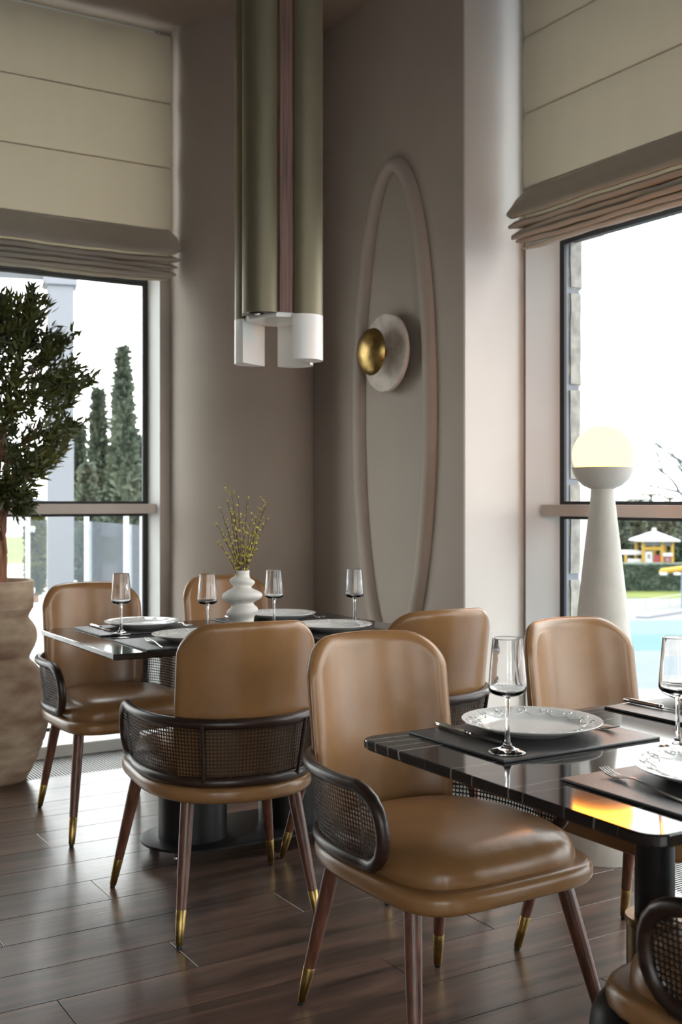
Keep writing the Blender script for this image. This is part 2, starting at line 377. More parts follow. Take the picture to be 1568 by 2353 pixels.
# ------------------------------------------------------------------ windows
def window(name, M, L, strip, a_s, a_in, D, bar_a):
    """M maps (along, inward, z) to the world; along runs from the seen corner of the bay; jambs splay from a_s to a_in, glass D deep"""
    root = tag(empty(name), kind='structure')
    def b(nm, a0, a1, d0, d1, z0, z1, m, bev=.002):
        bm = bmesh.new(); V, F = boxvf(a0, a1, d0, d1, z0, z1); vs = [bm.verts.new(M(*v)) for v in V]
        for f in F: bm.faces.new([vs[i] for i in f])
        if bev: bmesh.ops.bevel(bm, geom=list(bm.edges), offset=bev, segments=1, affect='EDGES')
        return link(nm, finish(bm, nm, 20), m, root)
    def poly(nm, pts, z0, z1, m):
        n = len(pts); V = [M(a, d, z) for z in (z0, z1) for a, d in pts]
        return link(nm, mesh(nm, V, [tuple(range(n))[::-1], tuple(range(n, 2 * n))] + [(i, (i + 1) % n, n + (i + 1) % n, n + i) for i in range(n)], 30), m, root)
    T = 3.6
    b('frame_strip', strip[0], strip[1], -D - .015, -.012, .0, CEIL, 'bar')
    poly('casing', [(a_s, 0), (a_in, -D), (a_in, -D - .02), (strip[0], -D - .02), (strip[1], 0)], .03, CEIL, 'casing')
    poly('casing', [(L - a_s, 0), (L - a_in, -D), (L - a_in, -D - .02), (L, -D - .02), (L, 0)], .03, CEIL, 'casing')
    b('sill', strip[0], L, -D - .22, .23, -.05, .055, 'sill', bev=.004)
    b('head', a_in, L - a_in, -D - .16, -.01, T, CEIL, 'casing')
    a0, a1 = a_in, L - a_in; g = .028; q = -D
    n = max(1, round((a1 - a0) / 1.9)); step = (a1 - a0) / n
    for i in range(n):
        p0, p1 = a0 + i * step, a0 + (i + 1) * step
        if i: p0 += .03
        if i < n - 1: p1 -= .03
        for (z0, z1) in ((.055, 1.150), (1.200, 2.362), (2.385, T)):
            b('pane', p0 + g * .8, p1 - g * .8, q - .013, q - .007, z0 + g * .4, z1 - g * .4, 'pane', bev=0)
            link('gasket', join([[[M(*v) for v in bx[0]], bx[1]] for bx in (boxvf(p0, p0 + g, q - .014, q - .0, z0, z1), boxvf(p1 - g, p1, q - .014, q - .0, z0, z1), boxvf(p0 + g, p1 - g, q - .014, q - .0, z0, z0 + g * .5), boxvf(p0 + g, p1 - g, q - .014, q - .0, z1 - g * .5, z1))], 'gasket', 0), 'gasket', root)
        if i: b('post', p0 - .06, p0, q - .12, q + .02, .055, T, 'casing')
    b('transom', a0, a1, q - .08, q - .0, 2.362, 2.385, 'gasket')
    b('crossbar', bar_a, L - bar_a, q + .002, q + .085, 1.150, 1.200, 'bar', bev=.0015)
    return root
ML = lambda a, d, z: (2.222 - a, WL - d, z)
MR = lambda a, d, z: (WR - d, 3.838 - a, z)
window('window_1', ML, 2.5, (-.06, 0), .0, .019, .12, -.028)
window('window_2', MR, 5.7, (-.03, .024), .025, .101, .13, .078)

# ------------------------------------------------------------------ roman blinds
def blind(name, label, M0, a0, a1, d0, seed, dz=0):
    M = lambda a, d, z: M0(a, d, z + (dz if z < 3.5 else 0))
    return blind_(name, label, M, a0, a1, d0, seed)
def blind_(name, label, M, a0, a1, d0, seed):
    """cloth hung d0 in front of the casing, from a0 to a1 along the wall"""
    base = Vector(M(a0, d0, 0)); root = tag(empty(name, base), label, 'roman blind')
    rr = random.Random(seed)
    def put(nm, V, F, sm=50): return link(nm, mesh(nm, [tuple(Vector(M(*v)) - base) for v in V], F, sm), 'linen', root)
    zs = [CEIL - .045, 3.262, 2.93, 2.603]
    N = 60
    for i in range(3):
        zt, zb = zs[i], zs[i + 1]; V, F = [], []
        K = 8
        for s_ in (0, 1):
            for j in range(K + 1):
                z = lerp(zt - .001, zb + .001, j / K); e = min(j, K - j)
                for q in range(N + 1):
                    a = lerp(a0, a1, q / N)
                    puff = .005 * sin(pi * j / K) + .0025 * sin(a * 5 + i + seed) * sin(pi * j / K)
                    tuck = -.006 if e == 0 else 0
                    V.append((a, d0 + puff + tuck - s_ * .003, z))
        W = N + 1; o = (K + 1) * W
        for j in range(K):
            for q in range(N):
                F.append((j * W + q, j * W + q + 1, (j + 1) * W + q + 1, (j + 1) * W + q)); F.append((o + j * W + q, o + (j + 1) * W + q, o + (j + 1) * W + q + 1, o + j * W + q + 1))
        for q in range(N): F.append((q, o + q, o + q + 1, q + 1)); F.append((K * W + q, K * W + q + 1, o + K * W + q + 1, o + K * W + q))
        for j in range(K): F.append((j * W, (j + 1) * W, o + (j + 1) * W, o + j * W)); F.append((j * W + N, o + j * W + N, o + (j + 1) * W + N, (j + 1) * W + N))
        put('panel', V, F)
        # batten stitched into the seam
        put('seam', *[x for x in tubevf([(a0 - .006, d0 - .001, zb), (a1, d0 - .001, zb)], .0035, 6)])
    # the gathered hem: one big drooping fold, then smaller ones
    def fold(nm, prof, wob, e0, ph):
        V, F = [], []; m = len(prof)
        for q in range(N + 1):
            t = q / N; a = lerp(a0 + e0, a1, t); endk = 1
            if q == 0: endk = .55
            for (dd, z) in prof:
                wv = wob * (sin(a * 7.3 + ph) + .6 * sin(a * 15.1 + 2 * ph) + .5 * sin(a * 31 + ph * 3))
                cx_ = sum(p[0] for p in prof) / m; cz_ = sum(p[1] for p in prof) / m
                V.append((a, d0 + cx_ + (dd - cx_) * endk + wv, cz_ + (z - cz_) * endk + wv * .7 + .010 * max(0, .25 - (a - a0)) / .25 * sin(ph)))
        for q in range(N):
            for k in range(m): F.append((q * m + k, q * m + (k + 1) % m, (q + 1) * m + (k + 1) % m, (q + 1) * m + k))
        F.append(tuple(range(m))[::-1]); F.append(tuple(N * m + k for k in range(m)))
        put(nm, V, F, 60)
    fold('hem_fold', [(0, 2.60), (.012, 2.585), (.035, 2.55), (.065, 2.515), (.088, 2.487), (.096, 2.470), (.090, 2.459), (.07, 2.462), (.03, 2.48), (0, 2.50)], .0018, -.028, seed)
    put('leak_guard', *boxvf(a0 + .01, a1, d0 - .004, d0 - .001, 2.36, 2.612), 0)  # added sheet behind the folds, stops light leaking through the hem
    z = 2.452
    for i, (dep, hh, e0) in enumerate(((.086, .034, -.024), (.078, .028, -.012), (.080, .030, -.004), (.068, .027, .012), (.050, .022, .03))):
        fold('fold', [(0, z), (dep * .5, z + .004), (dep * .85, z - .004), (dep, z - hh * .45), (dep * .97, z - hh * .8), (dep * .85, z - hh), (dep * .4, z - hh * .7), (0, z - hh * .6)], .0022, e0, seed + i * 1.7)
        z -= hh * .86
    return root
blind('roman_blind', 'beige linen roman blind over the left window, above the potted tree', ML, -.03, 2.45, .075, 1.3)
blind('roman_blind', 'beige linen roman blind over the right window, above the globe lamp', MR, .08, 2.9, .06, 2.9, -.034)

# ------------------------------------------------------------------ dining chair (front is +y)
def sup(t, a, bf, br, pf, pr):
    x, y = cos(t), sin(t); p, b = (pf, bf) if y > 0 else (pr, br)
    r = (abs(x / a) ** p + abs(y / b) ** p) ** (-1 / p)
    return (x * r, y * r)
def slab(name, outline, z0, z1, rnd, n=72, seg=5):
    V, F = [], []; prof = []
    for i in range(seg + 1):
        a = pi / 2 * i / seg; prof.append((rnd * (1 - sin(a)), z0 + rnd * (1 - cos(a))))
    for i in range(seg + 1):
        a = pi / 2 * i / seg; prof.append((rnd * (1 - cos(a)), z1 - rnd * (1 - sin(a))))
    for (ins, z) in prof:
        for i in range(n):
            x, y = outline(2 * pi * i / n); d = sqrt(x * x + y * y); V.append((x * (1 - ins / d), y * (1 - ins / d), z))
    m = len(prof)
    for j in range(m - 1):
        for i in range(n): F.append((j * n + i, j * n + (i + 1) % n, (j + 1) * n + (i + 1) % n, (j + 1) * n + i))
    F.append(tuple(range(n))[::-1]); F.append(tuple((m - 1) * n + i for i in range(n)))
    return mesh(name, V, F, 50)
def rail_plan(u, a, b, yf, p=2.35):
    """u -1..1 from the +x arm end, round the back, to the -x arm end"""
    Ls = yf; La = 1.0
    fr = .14
    if u < -1 + fr: t = (u + 1) / fr; return (a - .004 * (1 - t), lerp(yf, 0, t))
    if u > 1 - fr: t = (1 - u) / fr; return (-a + .004 * (1 - t), lerp(yf, 0, t))
    t = (u + 1 - fr) / (2 - 2 * fr); th = -pi * t
    x, y = cos(th), sin(th); r = (abs(x / a) ** p + abs(y / b) ** p) ** (-1 / p); return (x * r, y * r)
ZU, ZL = .607, .442
def make_chair():
    root = empty('dining_chair')
    SH = .017
    base = lambda t: (lambda p: (p[0], p[1] + SH))(sup(t, .260, .290, .323, 5.0, 2.4))
    link('seat_base', slab('seat_base', base, .381, .427, .018), 'leather', root)
    # cushion
    n, V, F = 96, [], []; cus = lambda t: sup(t, .236, .264, .262, 4.4, 2.6)
    rings = [0, .15, .3, .45, .58, .7, .8, .87, .92, .955, .98, .995, 1.0]
    for ri, r in enumerate(rings):
        hgt = .074 * (1 - r ** 5.5) ** .40 if r < 1 else 0
        for i in range(n):
            t = 2 * pi * i / n; x, y = cus(t)
            gath = 1 + (.007 * sin(i * 9.7) * (.5 + .5 * sin(i * 1.3)) if .8 < r < 1 and y > .2 else 0)
            crown = -.018 * max(0, -y / .26) * (r ** 1.5)
            V.append((x * r * gath, y * r * gath + SH * .8, .428 + hgt * (1 + crown) - .012 * max(0, -y * r / .26)))
    for j in range(1, len(rings)):
        for i in range(n): F.append((j * n + i, j * n + (i + 1) % n, (j - 1) * n + (i + 1) % n, (j - 1) * n + i))
    k0 = len(V)
    for r, z in ((.99, .420), (.5, .418)):
        for i in range(n):
            x, y = cus(2 * pi * i / n); V.append((x * r, y * r + SH * .8, z))
    for i in range(n):
        a, b = (len(rings) - 1) * n + i, (len(rings) - 1) * n + (i + 1) % n
        F.append((a, b, k0 + (i + 1) % n, k0 + i)); F.append((k0 + i, k0 + (i + 1) % n, k0 + n + (i + 1) % n, k0 + n + i))
    F.append(tuple(k0 + n + i for i in range(n)))
    bm = bmesh.new(); vs = [bm.verts.new(v) for v in V]
    for f in F:
        try: bm.faces.new([vs[i] for i in f])
        except ValueError: pass
    bmesh.ops.remove_doubles(bm, verts=bm.verts, dist=.00005)
    link('seat_cushion', finish(bm, 'seat_cushion', 60), 'leather', root)
    # back: a curved padded shell
    zb, zt, hw, rc, Tk, ed = .40, .874, .203, .088, .043, .024
    NU, NV = 44, 34
    Rc = .30
    def cen(x, z):
        lean = -.062 * (z - .40) / .46
        return -.262 + lean + (Rc - sqrt(max(1e-6, Rc * Rc - x * x))) * 1.02
    def hwz(z): return hw - .012 * max(0, (.62 - z) / .2) + .0
    def shellvf(side):
        rows = []
        for j in range(NV + 1):
            row = []
            for i in range(NU + 1):
                u = -cos(pi * i / NU); v = sin(pi / 2 * j / NV)
                z_ = lerp(zb, zt, v); x = hwz(z_) * u; ax = abs(x); top = zt + .010 * (1 - u * u)
                lim = hwz(zt) - rc
                if ax > lim: top -= rc - sqrt(max(0, rc * rc - (ax - lim) ** 2))
                z = lerp(zb, top, v)
                # distance to the outline
                dx = hwz(z) - ax; k_ = max(0, min(.9999, (ax - lim) / rc)); d = min(dx, (top - z) * sqrt(1 - k_ * k_))
                d = max(0, d); q = min(1, d / ed); th = Tk / 2 * sqrt(max(0, 1 - (1 - q) ** 2))
                if i in (0, NU) or j == NV: th = 0
                nx = x / Rc; ny = sqrt(max(.05, 1 - nx * nx))
                puff = (.006 * (1 - u * u) * sin(pi * min(1, max(0, (z - .45) / .45)))) if side > 0 else 0
                o = side * (th * (1 if side > 0 else .75) + puff * q)
                row.append((x - nx * o, cen(x, z) + ny * o, z))
            rows.append(row)
        return rows
    fr, bk = shellvf(1), shellvf(-1); V, F = [], []; W = NU + 1
    for rows in (fr, bk):
        for r_ in rows: V += r_
    o = W * (NV + 1)
    for j in range(NV):
        for i in range(NU):
            F.append((j * W + i, j * W + i + 1, (j + 1) * W + i + 1, (j + 1) * W + i)); F.append((o + j * W + i, o + (j + 1) * W + i, o + (j + 1) * W + i + 1, o + j * W + i + 1))
    for i in range(NU): F.append((i, o + i, o + i + 1, i + 1))
    bm = bmesh.new(); vs = [bm.verts.new(v) for v in V]
    for f in F:
        try: bm.faces.new([vs[i] for i in f])
        except ValueError: pass
    bmesh.ops.remove_doubles(bm, verts=bm.verts, dist=.00002)
    backrest = link('backrest', finish(bm, 'backrest', 65), 'leather', root)
    edge = [Vector(r_[0]) for r_ in bk] + [Vector(p) for p in bk[-1][1:-1]] + [Vector(r_[-1]) for r_ in reversed(bk)]
    ep = [edge[0]]
    for p in edge[1:]:
        if (p - ep[-1]).length > .006: ep.append(p)
    link('piping', tube('piping', [p + Vector((0, -.001, 0)) for p in ep if p.z > .43], .0019, 6), 'leather', backrest)
    # stitches set in from the back edge
    st = []
    for a, b_ in zip(ep[:-1], ep[1:]):
        if a.z < .63: continue
        L = (b_ - a).length; k = max(1, int(L / .0075))
        for q in range(k):
            p = a.lerp(b_, (q + .2) / k); p2 = a.lerp(b_, (q + .75) / k)
            s_ = Vector((-p.x * .045, -.0095, -.007 if p.z > .78 else -.001)); st.append(tubevf([p + s_, p2 + s_], .0007, 4))
    link('stitching', join(st, 'stitching', 0), 'stitch', backrest)
    # bent-wood arm rail: one closed loop
    YF = .055; rL = (ZU - ZL) / 2; pts = []
    NS = 60
    aU, bU, aL, bL = .272, .345, .252, .314
    for i in range(NS + 1): x, y = rail_plan(-1 + 2 * i / NS, aU, bU, YF); pts.append((x, y, ZU + .004 * abs(-1 + 2 * i / NS)))
    for i in range(1, 10): t = pi * i / 10; k = i / 10; pts.append((lerp(-aU, -aL, k) + .004, YF + rL * sin(t) ** .85, lerp(ZU, ZL, (1 - cos(t)) / 2)))
    for i in range(NS + 1): x, y = rail_plan(1 - 2 * i / NS, aL, bL, YF); pts.append((x, y, ZL))
    for i in range(1, 10): t = pi * i / 10; k = i / 10; pts.append((lerp(aL, aU, k) - .004, YF + rL * sin(t) ** .85, lerp(ZL, ZU, (1 - cos(t)) / 2)))
    pts = [(x, y + SH, z) for x, y, z in pts]
    link('arm_rail', tube('arm_rail', pts, .0150, 14, closed=True), 'dark_wood', root)
    # woven cane between the rails, every opening cut through
    pit = .0102; plan = []
    def P(u_, v): # u_ arc position, v 0..1 between the rails
        return u_, v
    # arc-length table along the mean plan, extended into the loop ends
    tab = []; acc = 0; prev = None
    am, bm_ = (aU + aL) / 2, (bU + bL) / 2
    ext = [(am, YF + rL * (1 - k / 8)) for k in range(8)] + [rail_plan(-1 + 2 * i / 240, am, bm_, YF) for i in range(241)] + [(-am, YF + rL * (k + 1) / 8) for k in range(8)]
    for p in ext:
        if prev: acc += sqrt((p[0] - prev[0]) ** 2 + (p[1] - prev[1]) ** 2)
        tab.append((acc, p)); prev = p
    total = acc; nc = int(total / pit); nr = int((ZU - ZL) / pit)
    def pos(s, z):
        s = min(max(s, 0), total); lo = 0; hi = len(tab) - 1
        while hi - lo > 1:
            m_ = (lo + hi) // 2
            if tab[m_][0] <= s: lo = m_
            else: hi = m_
        t = (s - tab[lo][0]) / max(1e-9, tab[hi][0] - tab[lo][0]); x = lerp(tab[lo][1][0], tab[hi][1][0], t); y = lerp(tab[lo][1][1], tab[hi][1][1], t)
        v = (z - (ZU + ZL) / 2) / (ZU - ZL); k = 1 + v * (aU - aL) / am
        return Vector((x * k, y * k if y < 0 else y, z))
    hs = pit / 2; V, F, idx = [], [], {}
    def vid(s, z, lay):
        key = (round(s * 20000), round(z * 20000), lay)
        if key not in idx:
            p = pos(s, z); q = Vector((p.x, min(p.y, 0), 0)); q.normalize() if q.length else None
            p = p - q * (.0013 * lay) + Vector((0, SH, 0)); idx[key] = len(V); V.append(tuple(p))
        return idx[key]
    c_ = .76; ri = .75
    outer = [(1, -c_), (1, c_), (c_, 1), (-c_, 1), (-1, c_), (-1, -c_), (-c_, -1), (c_, -1)]
    inner = [(ri, -ri * .45), (ri, ri * .45), (ri * .45, ri), (-ri * .45, ri), (-ri, ri * .45), (-ri, -ri * .45), (-ri * .45, -ri), (ri * .45, -ri)]
    zc = (ZU + ZL) / 2
    for ci in range(nc):
        sc_ = (ci + .5) * total / nc
        for rj in range(nr):
            z_ = ZL + (rj + .5) * (ZU - ZL) / nr; pp = pos(sc_, z_)
            if pp.y > YF and (pp.y - YF) ** 2 + (z_ - zc) ** 2 > (rL * .97) ** 2: continue
            hs_, hz_ = total / nc / 2, (ZU - ZL) / nr / 2
            for lay in (0, 1):
                O = [vid(sc_ + x * hs_, z_ + y * hz_, lay) for x, y in outer]; I_ = [vid(sc_ + x * hs_, z_ + y * hz_, lay) for x, y in inner]
                for k in range(8):
                    q = (O[k], O[(k + 1) % 8], I_[(k + 1) % 8], I_[k]); F.append(q if lay == 0 else q[::-1])
                if lay == 0: I0 = I_
            for k in range(8): F.append((I0[k], I0[(k + 1) % 8], I_[(k + 1) % 8], I_[k]))
    me = bpy.data.meshes.new('cane_panel'); me.from_pydata(V, [], F); me.update()
    link('cane_panel', me, 'cane', root)
    for s_ in (-1, 1):
        u = s_ * -.0
        xl, yl = s_ * .138, -.272; xu, yu = s_ * .152, -.302
        link('spindle', tube('spindle', [(xl, yl - .004, ZL), (lerp(xl, xu, .5), lerp(yl, yu, .5) - .006, (ZU + ZL) / 2), (xu, yu - .004, ZU)], [.0052, .0060, .0052], 8), 'dark_wood', root)
    # legs with brass tips
    for (tx, ty, fx, fy) in ((.205, .185, .2667, .2837), (-.205, .185, -.2667, .2837), (.158, -.190, .2066, -.275), (-.158, -.190, -.2066, -.275)):
        A, B = Vector((tx, ty, .385)), Vector((fx, fy, 0)); d = (A - B)
        def pt(h_): return B + d * (h_ / .385)
        leg = link('leg', tube('leg', [pt(.385), pt(.30), pt(.20), pt(.094)], [.0195, .0190, .0170, .0140], 16), 'leg_wood', root)
        link('brass_tip', tube('brass_tip', [pt(.097), pt(.0955), pt(.05), pt(.009), pt(.008)], [.0138, .0146, .0128, .0106, .0095], 16), 'brass', leg)
        link('glide', tube('glide', [pt(.009), pt(.0)], [.0078, .0078], 12), 'black_rubber', leg)
    return root
chair = make_chair()
GC = 'tan leather dining chairs with cane arms'
spots = [
    ('foreground tan leather chair tucked under the near marble table corner, seat turned to us', 1.534, 2.097, 180.8),
    ('tan leather dining chair seen from behind, cane back towards us, at the vase table', 1.445, 3.080, -7.4),
    ('tan leather dining chair right in front of the white globe lamp, at the near table', 2.202, 2.085, 181.8),
    ('tan leather dining chair turned away, half hidden behind the foreground chair, facing the vase table', 2.077, 3.089, .3),
    ('tan leather dining chair before the left window, beside the terracotta pot', 1.496, 4.151, 181.1),
    ('tan leather dining chair behind the white vase, against the round column', 2.130, 4.240, 180),
    ('tan leather chair cut off in the bottom right corner, cane arm closest to us', 1.574, 1.100, 1.5),
]
for i, (lb, x, y, a) in enumerate(spots):
    o = chair if i == 0 else copy_tree(chair)
    o.location = (x, y, 0); o.rotation_euler = (0, 0, radians(a)); tag(o, lb, 'chair', GC)

# ------------------------------------------------------------------ tables
TX0, TX1 = 1.179, 2.378
NY0, NY1, FY0, FY1 = 1.105, 1.880, 3.272, 4.046
def table_top(L, W, r, seg=6):
    bm = bmesh.new(); pts = []
    for (cx_, cy_, a0) in ((L / 2 - r, W / 2 - r, 0), (-L / 2 + r, W / 2 - r, pi / 2), (-L / 2 + r, -W / 2 + r, pi), (L / 2 - r, -W / 2 + r, 3 * pi / 2)):
        for i in range(seg + 1): a = a0 + pi / 2 * i / seg; pts.append((cx_ + r * cos(a), cy_ + r * sin(a)))
    V, F = [], []; n = len(pts)
    for (ins, z) in ((.004, .730), (0, .734), (0, .747), (.0012, .7493), (.003, .750)):
        for (x, y) in pts: V.append((x - math.copysign(ins, x), y - math.copysign(ins, y), z))
    for j in range(4):
        for i in range(n): F.append((j * n + i, j * n + (i + 1) % n, (j + 1) * n + (i + 1) % n, (j + 1) * n + i))
    F.append(tuple(range(n))[::-1]); F.append(tuple(4 * n + i for i in range(n)))
    return mesh('table_top', V, F, 14)
TL, TCX = TX1 - TX0, (TX0 + TX1) / 2
def pedestals(t, oy, pr_=None):
    if pr_:
        for sx_ in (-1, 1): link('base_plate', mesh('base_plate', *lathevf([(pr_, .045), (pr_, .0535), (pr_ - .002, .055)], 48, sx_ * .195, oy), 30), 'black_metal', t)
    pl = []
    for i in range(25): a = pi / 2 + pi * i / 24; pl.append((-.195 + .18 * cos(a), oy + .18 * sin(a)))
    for i in range(25): a = -pi / 2 + pi * i / 24; pl.append((.195 + .18 * cos(a), oy + .18 * sin(a)))
    V, F = [], []; n = len(pl)
    for (k, z) in ((1, .045), (1, .0535), (.985, .055)):
        for (x, y) in pl: V.append((x * k, oy + (y - oy) * k, z))
    for j in range(2):
        for i in range(n): F.append((j * n + i, j * n + (i + 1) % n, (j + 1) * n + (i + 1) % n, (j + 1) * n + i))
    F.append(tuple(range(n))[::-1]); F.append(tuple(2 * n + i for i in range(n)))
    if not pr_: link('base_plate', mesh('base_plate', V, F, 30), 'black_metal', t)
    for sx_ in (-1, 1):
        bx = sx_ * .195
        link('drum', mesh('drum', *lathevf([(.119, .055), (.1195, .235), (.1165, .256), (.109, .276), (.093, .296), (.0725, .311), (.05, .318), (.03, .320)], 56, bx, oy), 45), 'black_metal', t)
        link('column', mesh('column', *lathevf([(.0365, .318), (.0365, .722), (.11, .722), (.11, .730)], 32, bx, oy), 40), 'black_metal', t)
        link('collar', mesh('collar', *lathevf([(.0515, .312), (.0515, .430), (.0545, .433), (.0545, .444), (.0535, .447), (.036, .447)], 44, bx, oy), 30), 'bronze', t)
        for sy_ in (-1, 1):
            c1 = link('caster', mesh('caster', *lathevf([(.014, 0), (.017, .004), (.017, .026), (.010, .034), (.010, .046)], 16, sx_ * (.24 if pr_ else .29), oy + sy_ * (.10 if pr_ else .12)), 40), 'black_rubber', t)
            link('swivel_pin', mesh('swivel_pin', *lathevf([(.006, .020), (.007, .024), (.006, .028)], 10, sx_ * (.24 if pr_ else .29) - .018, oy + sy_ * (.10 if pr_ else .12)), 40), 'chrome', c1)
t1 = tag(empty('dining_table', (TCX, (NY0 + NY1) / 2, 0)), 'black marble table with white veins nearest to us, on black drums and bronze collars', 'table')
link('table_top', table_top(TL, NY1 - NY0, .035), 'marble', t1)
pedestals(t1, -.01, .147)
t2 = tag(empty('dining_table', (TCX, (FY0 + FY1) / 2, 0)), 'dark marble table with the white vase on it, in the corner by the round column', 'table')
link('table_top', table_top(TL, FY1 - FY0, .012), 'marble', t2)
pedestals(t2, -.055)

# ------------------------------------------------------------------ table settings
ZT = .750
def make_mat(): return boxme('placemat', -.197, .197, -.149, .149, 0, .0055, .002, 2)
mat_me = make_mat(); mat_me.materials.append(MATS['placemat'])
# plate
PR = .140
plate_prof = [(.0, .0065), (.055, .0065), (.075, .0070), (.088, .0085), (.096, .0120), (.104, .0155), (.118, .0195), (.130, .0225), (.1375, .0243), (.1400, .0243), (.1405, .0232), (.1385, .0215), (.120, .0140), (.100, .0070), (.088, .0030), (.084, .0008), (.080, .0), (.074, .0), (.072, .003), (.0, .003)]
pV, pF = lathevf(plate_prof[1:-1], 72)
plate_me = mesh('plate', pV, pF, 50); plate_me.materials.append(MATS['porcelain'])
def relief():
    rr = random.Random(3); parts = []
    def zz(r): 
        ks = [(.088, .0085), (.096, .0120), (.104, .0155), (.118, .0195), (.130, .0225), (.1375, .0243)]
        for (a, b), (c, d) in zip(ks[:-1], ks[1:]):
            if a <= r <= c: return lerp(b, d, (r - a) / (c - a)) + .0003
        return .0085 if r < .088 else .0243
    N = 15
    for i in range(N):
        th = 2 * pi * i / N; pts = []; rc_ = .1175; fl = 1 if i % 2 else -1
        for q in range(15):
            t = q / 14; a = t * 2.6 * pi * fl + rr.random() * .02; rad = .0105 * (1 - .78 * t); dx, dy = rad * cos(a), rad * sin(a)
            r = min(.1365, rc_ + dx); an = th + dy / rc_; pts.append((r * cos(an), r * sin(an), zz(r)))
        parts.append(tubevf(pts, [.0013 * (1 - .3 * q / 14) for q in range(15)], 5))
        pts = []
        for q in range(9):
            t = q / 8; r = .112 - .012 * sin(pi * t); an = th + (t - .1) * 2 * pi / N; pts.append((r * cos(an), r * sin(an), zz(r)))
        parts.append(tubevf(pts, .0011, 5))
        for q in range(7):
            r = rr.uniform(.098, .135); an = th + rr.uniform(0, 2 * pi / N); z = zz(r); s_ = rr.uniform(.0014, .0024)
            V = [(r * cos(an) + s_ * x, r * sin(an) + s_ * y, z + s_ * .7 * zq) for x, y, zq in ((1, 0, 0), (.5, .87, 0), (-.5, .87, 0), (-1, 0, 0), (-.5, -.87, 0), (.5, -.87, 0), (0, 0, 1))]
            parts.append((V, [(k, (k + 1) % 6, 6) for k in range(6)] + [(5, 4, 3, 2, 1, 0)]))
    me = join(parts, 'rim_relief', 70); me.materials.append(MATS['porcelain']); return me
relief_me = relief()
# wine glass: straight flared bowl
glass_prof = [(.001, .0015), (.030, .0015), (.0335, .0010), (.0352, .0018), (.0350, .0030), (.026, .0052), (.014, .0085), (.0085, .0135), (.0055, .021), (.0042, .034), (.0037, .060), (.0038, .085), (.0044, .097), (.0062, .1025), (.0200, .1050), (.0295, .1085), (.0338, .1125), (.0352, .1175), (.0350, .1260), (.0318, .165), (.0278, .2085), (.0274, .2105), (.0268, .2103), (.0266, .2085), (.0305, .165), (.0337, .126), (.0336, .119), (.0310, .1145), (.0230, .1110), (.0100, .1090), (.001, .1086)]
glass_me = mesh('wine_glass', *lathevf(glass_prof, 48), 80); glass_me.materials.append(MATS['glass'])
# cutlery
def fork_parts():
    ctr = [(-.100, .0022), (-.085, .0024), (-.05, .0040), (-.01, .0085), (.02, .0105), (.040, .0080), (.052, .0050)]
    hw_ = [.0052, .0056, .0042, .0030, .0028, .0050, .0098]
    V, F = [], []
    for (y, z), w_ in zip(ctr, hw_):
        for (x, dz) in ((-w_, 0), (-w_ * .5, .0011), (w_ * .5, .0011), (w_, 0), (w_ * .5, -.0011), (-w_ * .5, -.0011)): V.append((x, y, z + dz))
    m = 6
    for j in range(len(ctr) - 1):
        for k in range(m): F.append((j * m + k, j * m + (k + 1) % m, (j + 1) * m + (k + 1) % m, (j + 1) * m + k))
    F.append(tuple(range(m))[::-1]); F.append(tuple((len(ctr) - 1) * m + k for k in range(m)))
    hm = mesh('handle', V, F, 70); hm.materials.append(MATS['steel'])
    tm = tube('tine', [(0, .050, .0052), (0, .066, .0040), (0, .083, .0058), (0, .098, .0112), (0, .101, .0128)], [.0016, .00155, .0014, .0010, .0004], 6); tm.materials.append(MATS['steel'])
    return hm, tm
fh, ft = fork_parts()
def knife_parts():
    ctr = [(-.115, .0035), (-.112, .0062), (-.09, .0070), (-.05, .0064), (-.018, .0058), (-.012, .0066), (-.006, .0058)]
    hw_ = [.0030, .0060, .0072, .0064, .0052, .0062, .0046]
    V, F = [], []
    for (y, t), w_ in zip(ctr, hw_):
        for i in range(8): a = 2 * pi * i / 8; V.append((w_ * cos(a), y, .0060 + t * .8 * sin(a)))
    m = 8
    for j in range(len(ctr) - 1):
        for k in range(m): F.append((j * m + k, j * m + (k + 1) % m, (j + 1) * m + (k + 1) % m, (j + 1) * m + k))
    F.append(tuple(range(m))[::-1]); F.append(tuple((len(ctr) - 1) * m + k for k in range(m)))
    hm = mesh('handle', V, F, 60); hm.materials.append(MATS['steel'])
    pts = [(-.004, -.006), (-.006, .01), (-.0085, .05), (-.0085, .085), (-.004, .103), (.002, .108), (.005, .095), (.0050, -.006)]
    V = [(x, y, .0040) for x, y in pts] + [(x, y, .0056) for x, y in pts]; k = len(pts)
    F = [tuple(range(k))[::-1], tuple(range(k, 2 * k))] + [(i, (i + 1) % k, k + (i + 1) % k, k + i) for i in range(k)]
    bm_ = mesh('blade', V, F, 20); bm_.materials.append(MATS['steel'])
    V, F = lathevf([(.002, -.0052), (.0056, -.003), (.0062, 0), (.0056, .003), (.002, .0052)], 14)
    bo = mesh('bolster', [(x, y * 1.0 - .002, z + .0058) for x, y, z in V], F, 60); bo.materials.append(MATS['steel'])
    return hm, bm_, bo
kh, kb, kbo = knife_parts()
def put_mat(x, y, rz, lb): tag(link('placemat', mat_me, None, None, (x, y, ZT), (0, 0, rz)), lb, 'placemat', 'dark grey placemats')
def put_plate(x, y, lb, rz=0, z=ZT + .0055):
    o = tag(link('plate', plate_me, None, None, (x, y, z), (0, 0, rz)), lb, 'plate', 'white embossed dinner plates')
    link('rim_relief', relief_me, None, o)
def put_glass(x, y, lb, z): tag(link('wine_glass', glass_me, None, None, (x, y, z)), lb, 'wine glass', 'empty wine glasses')
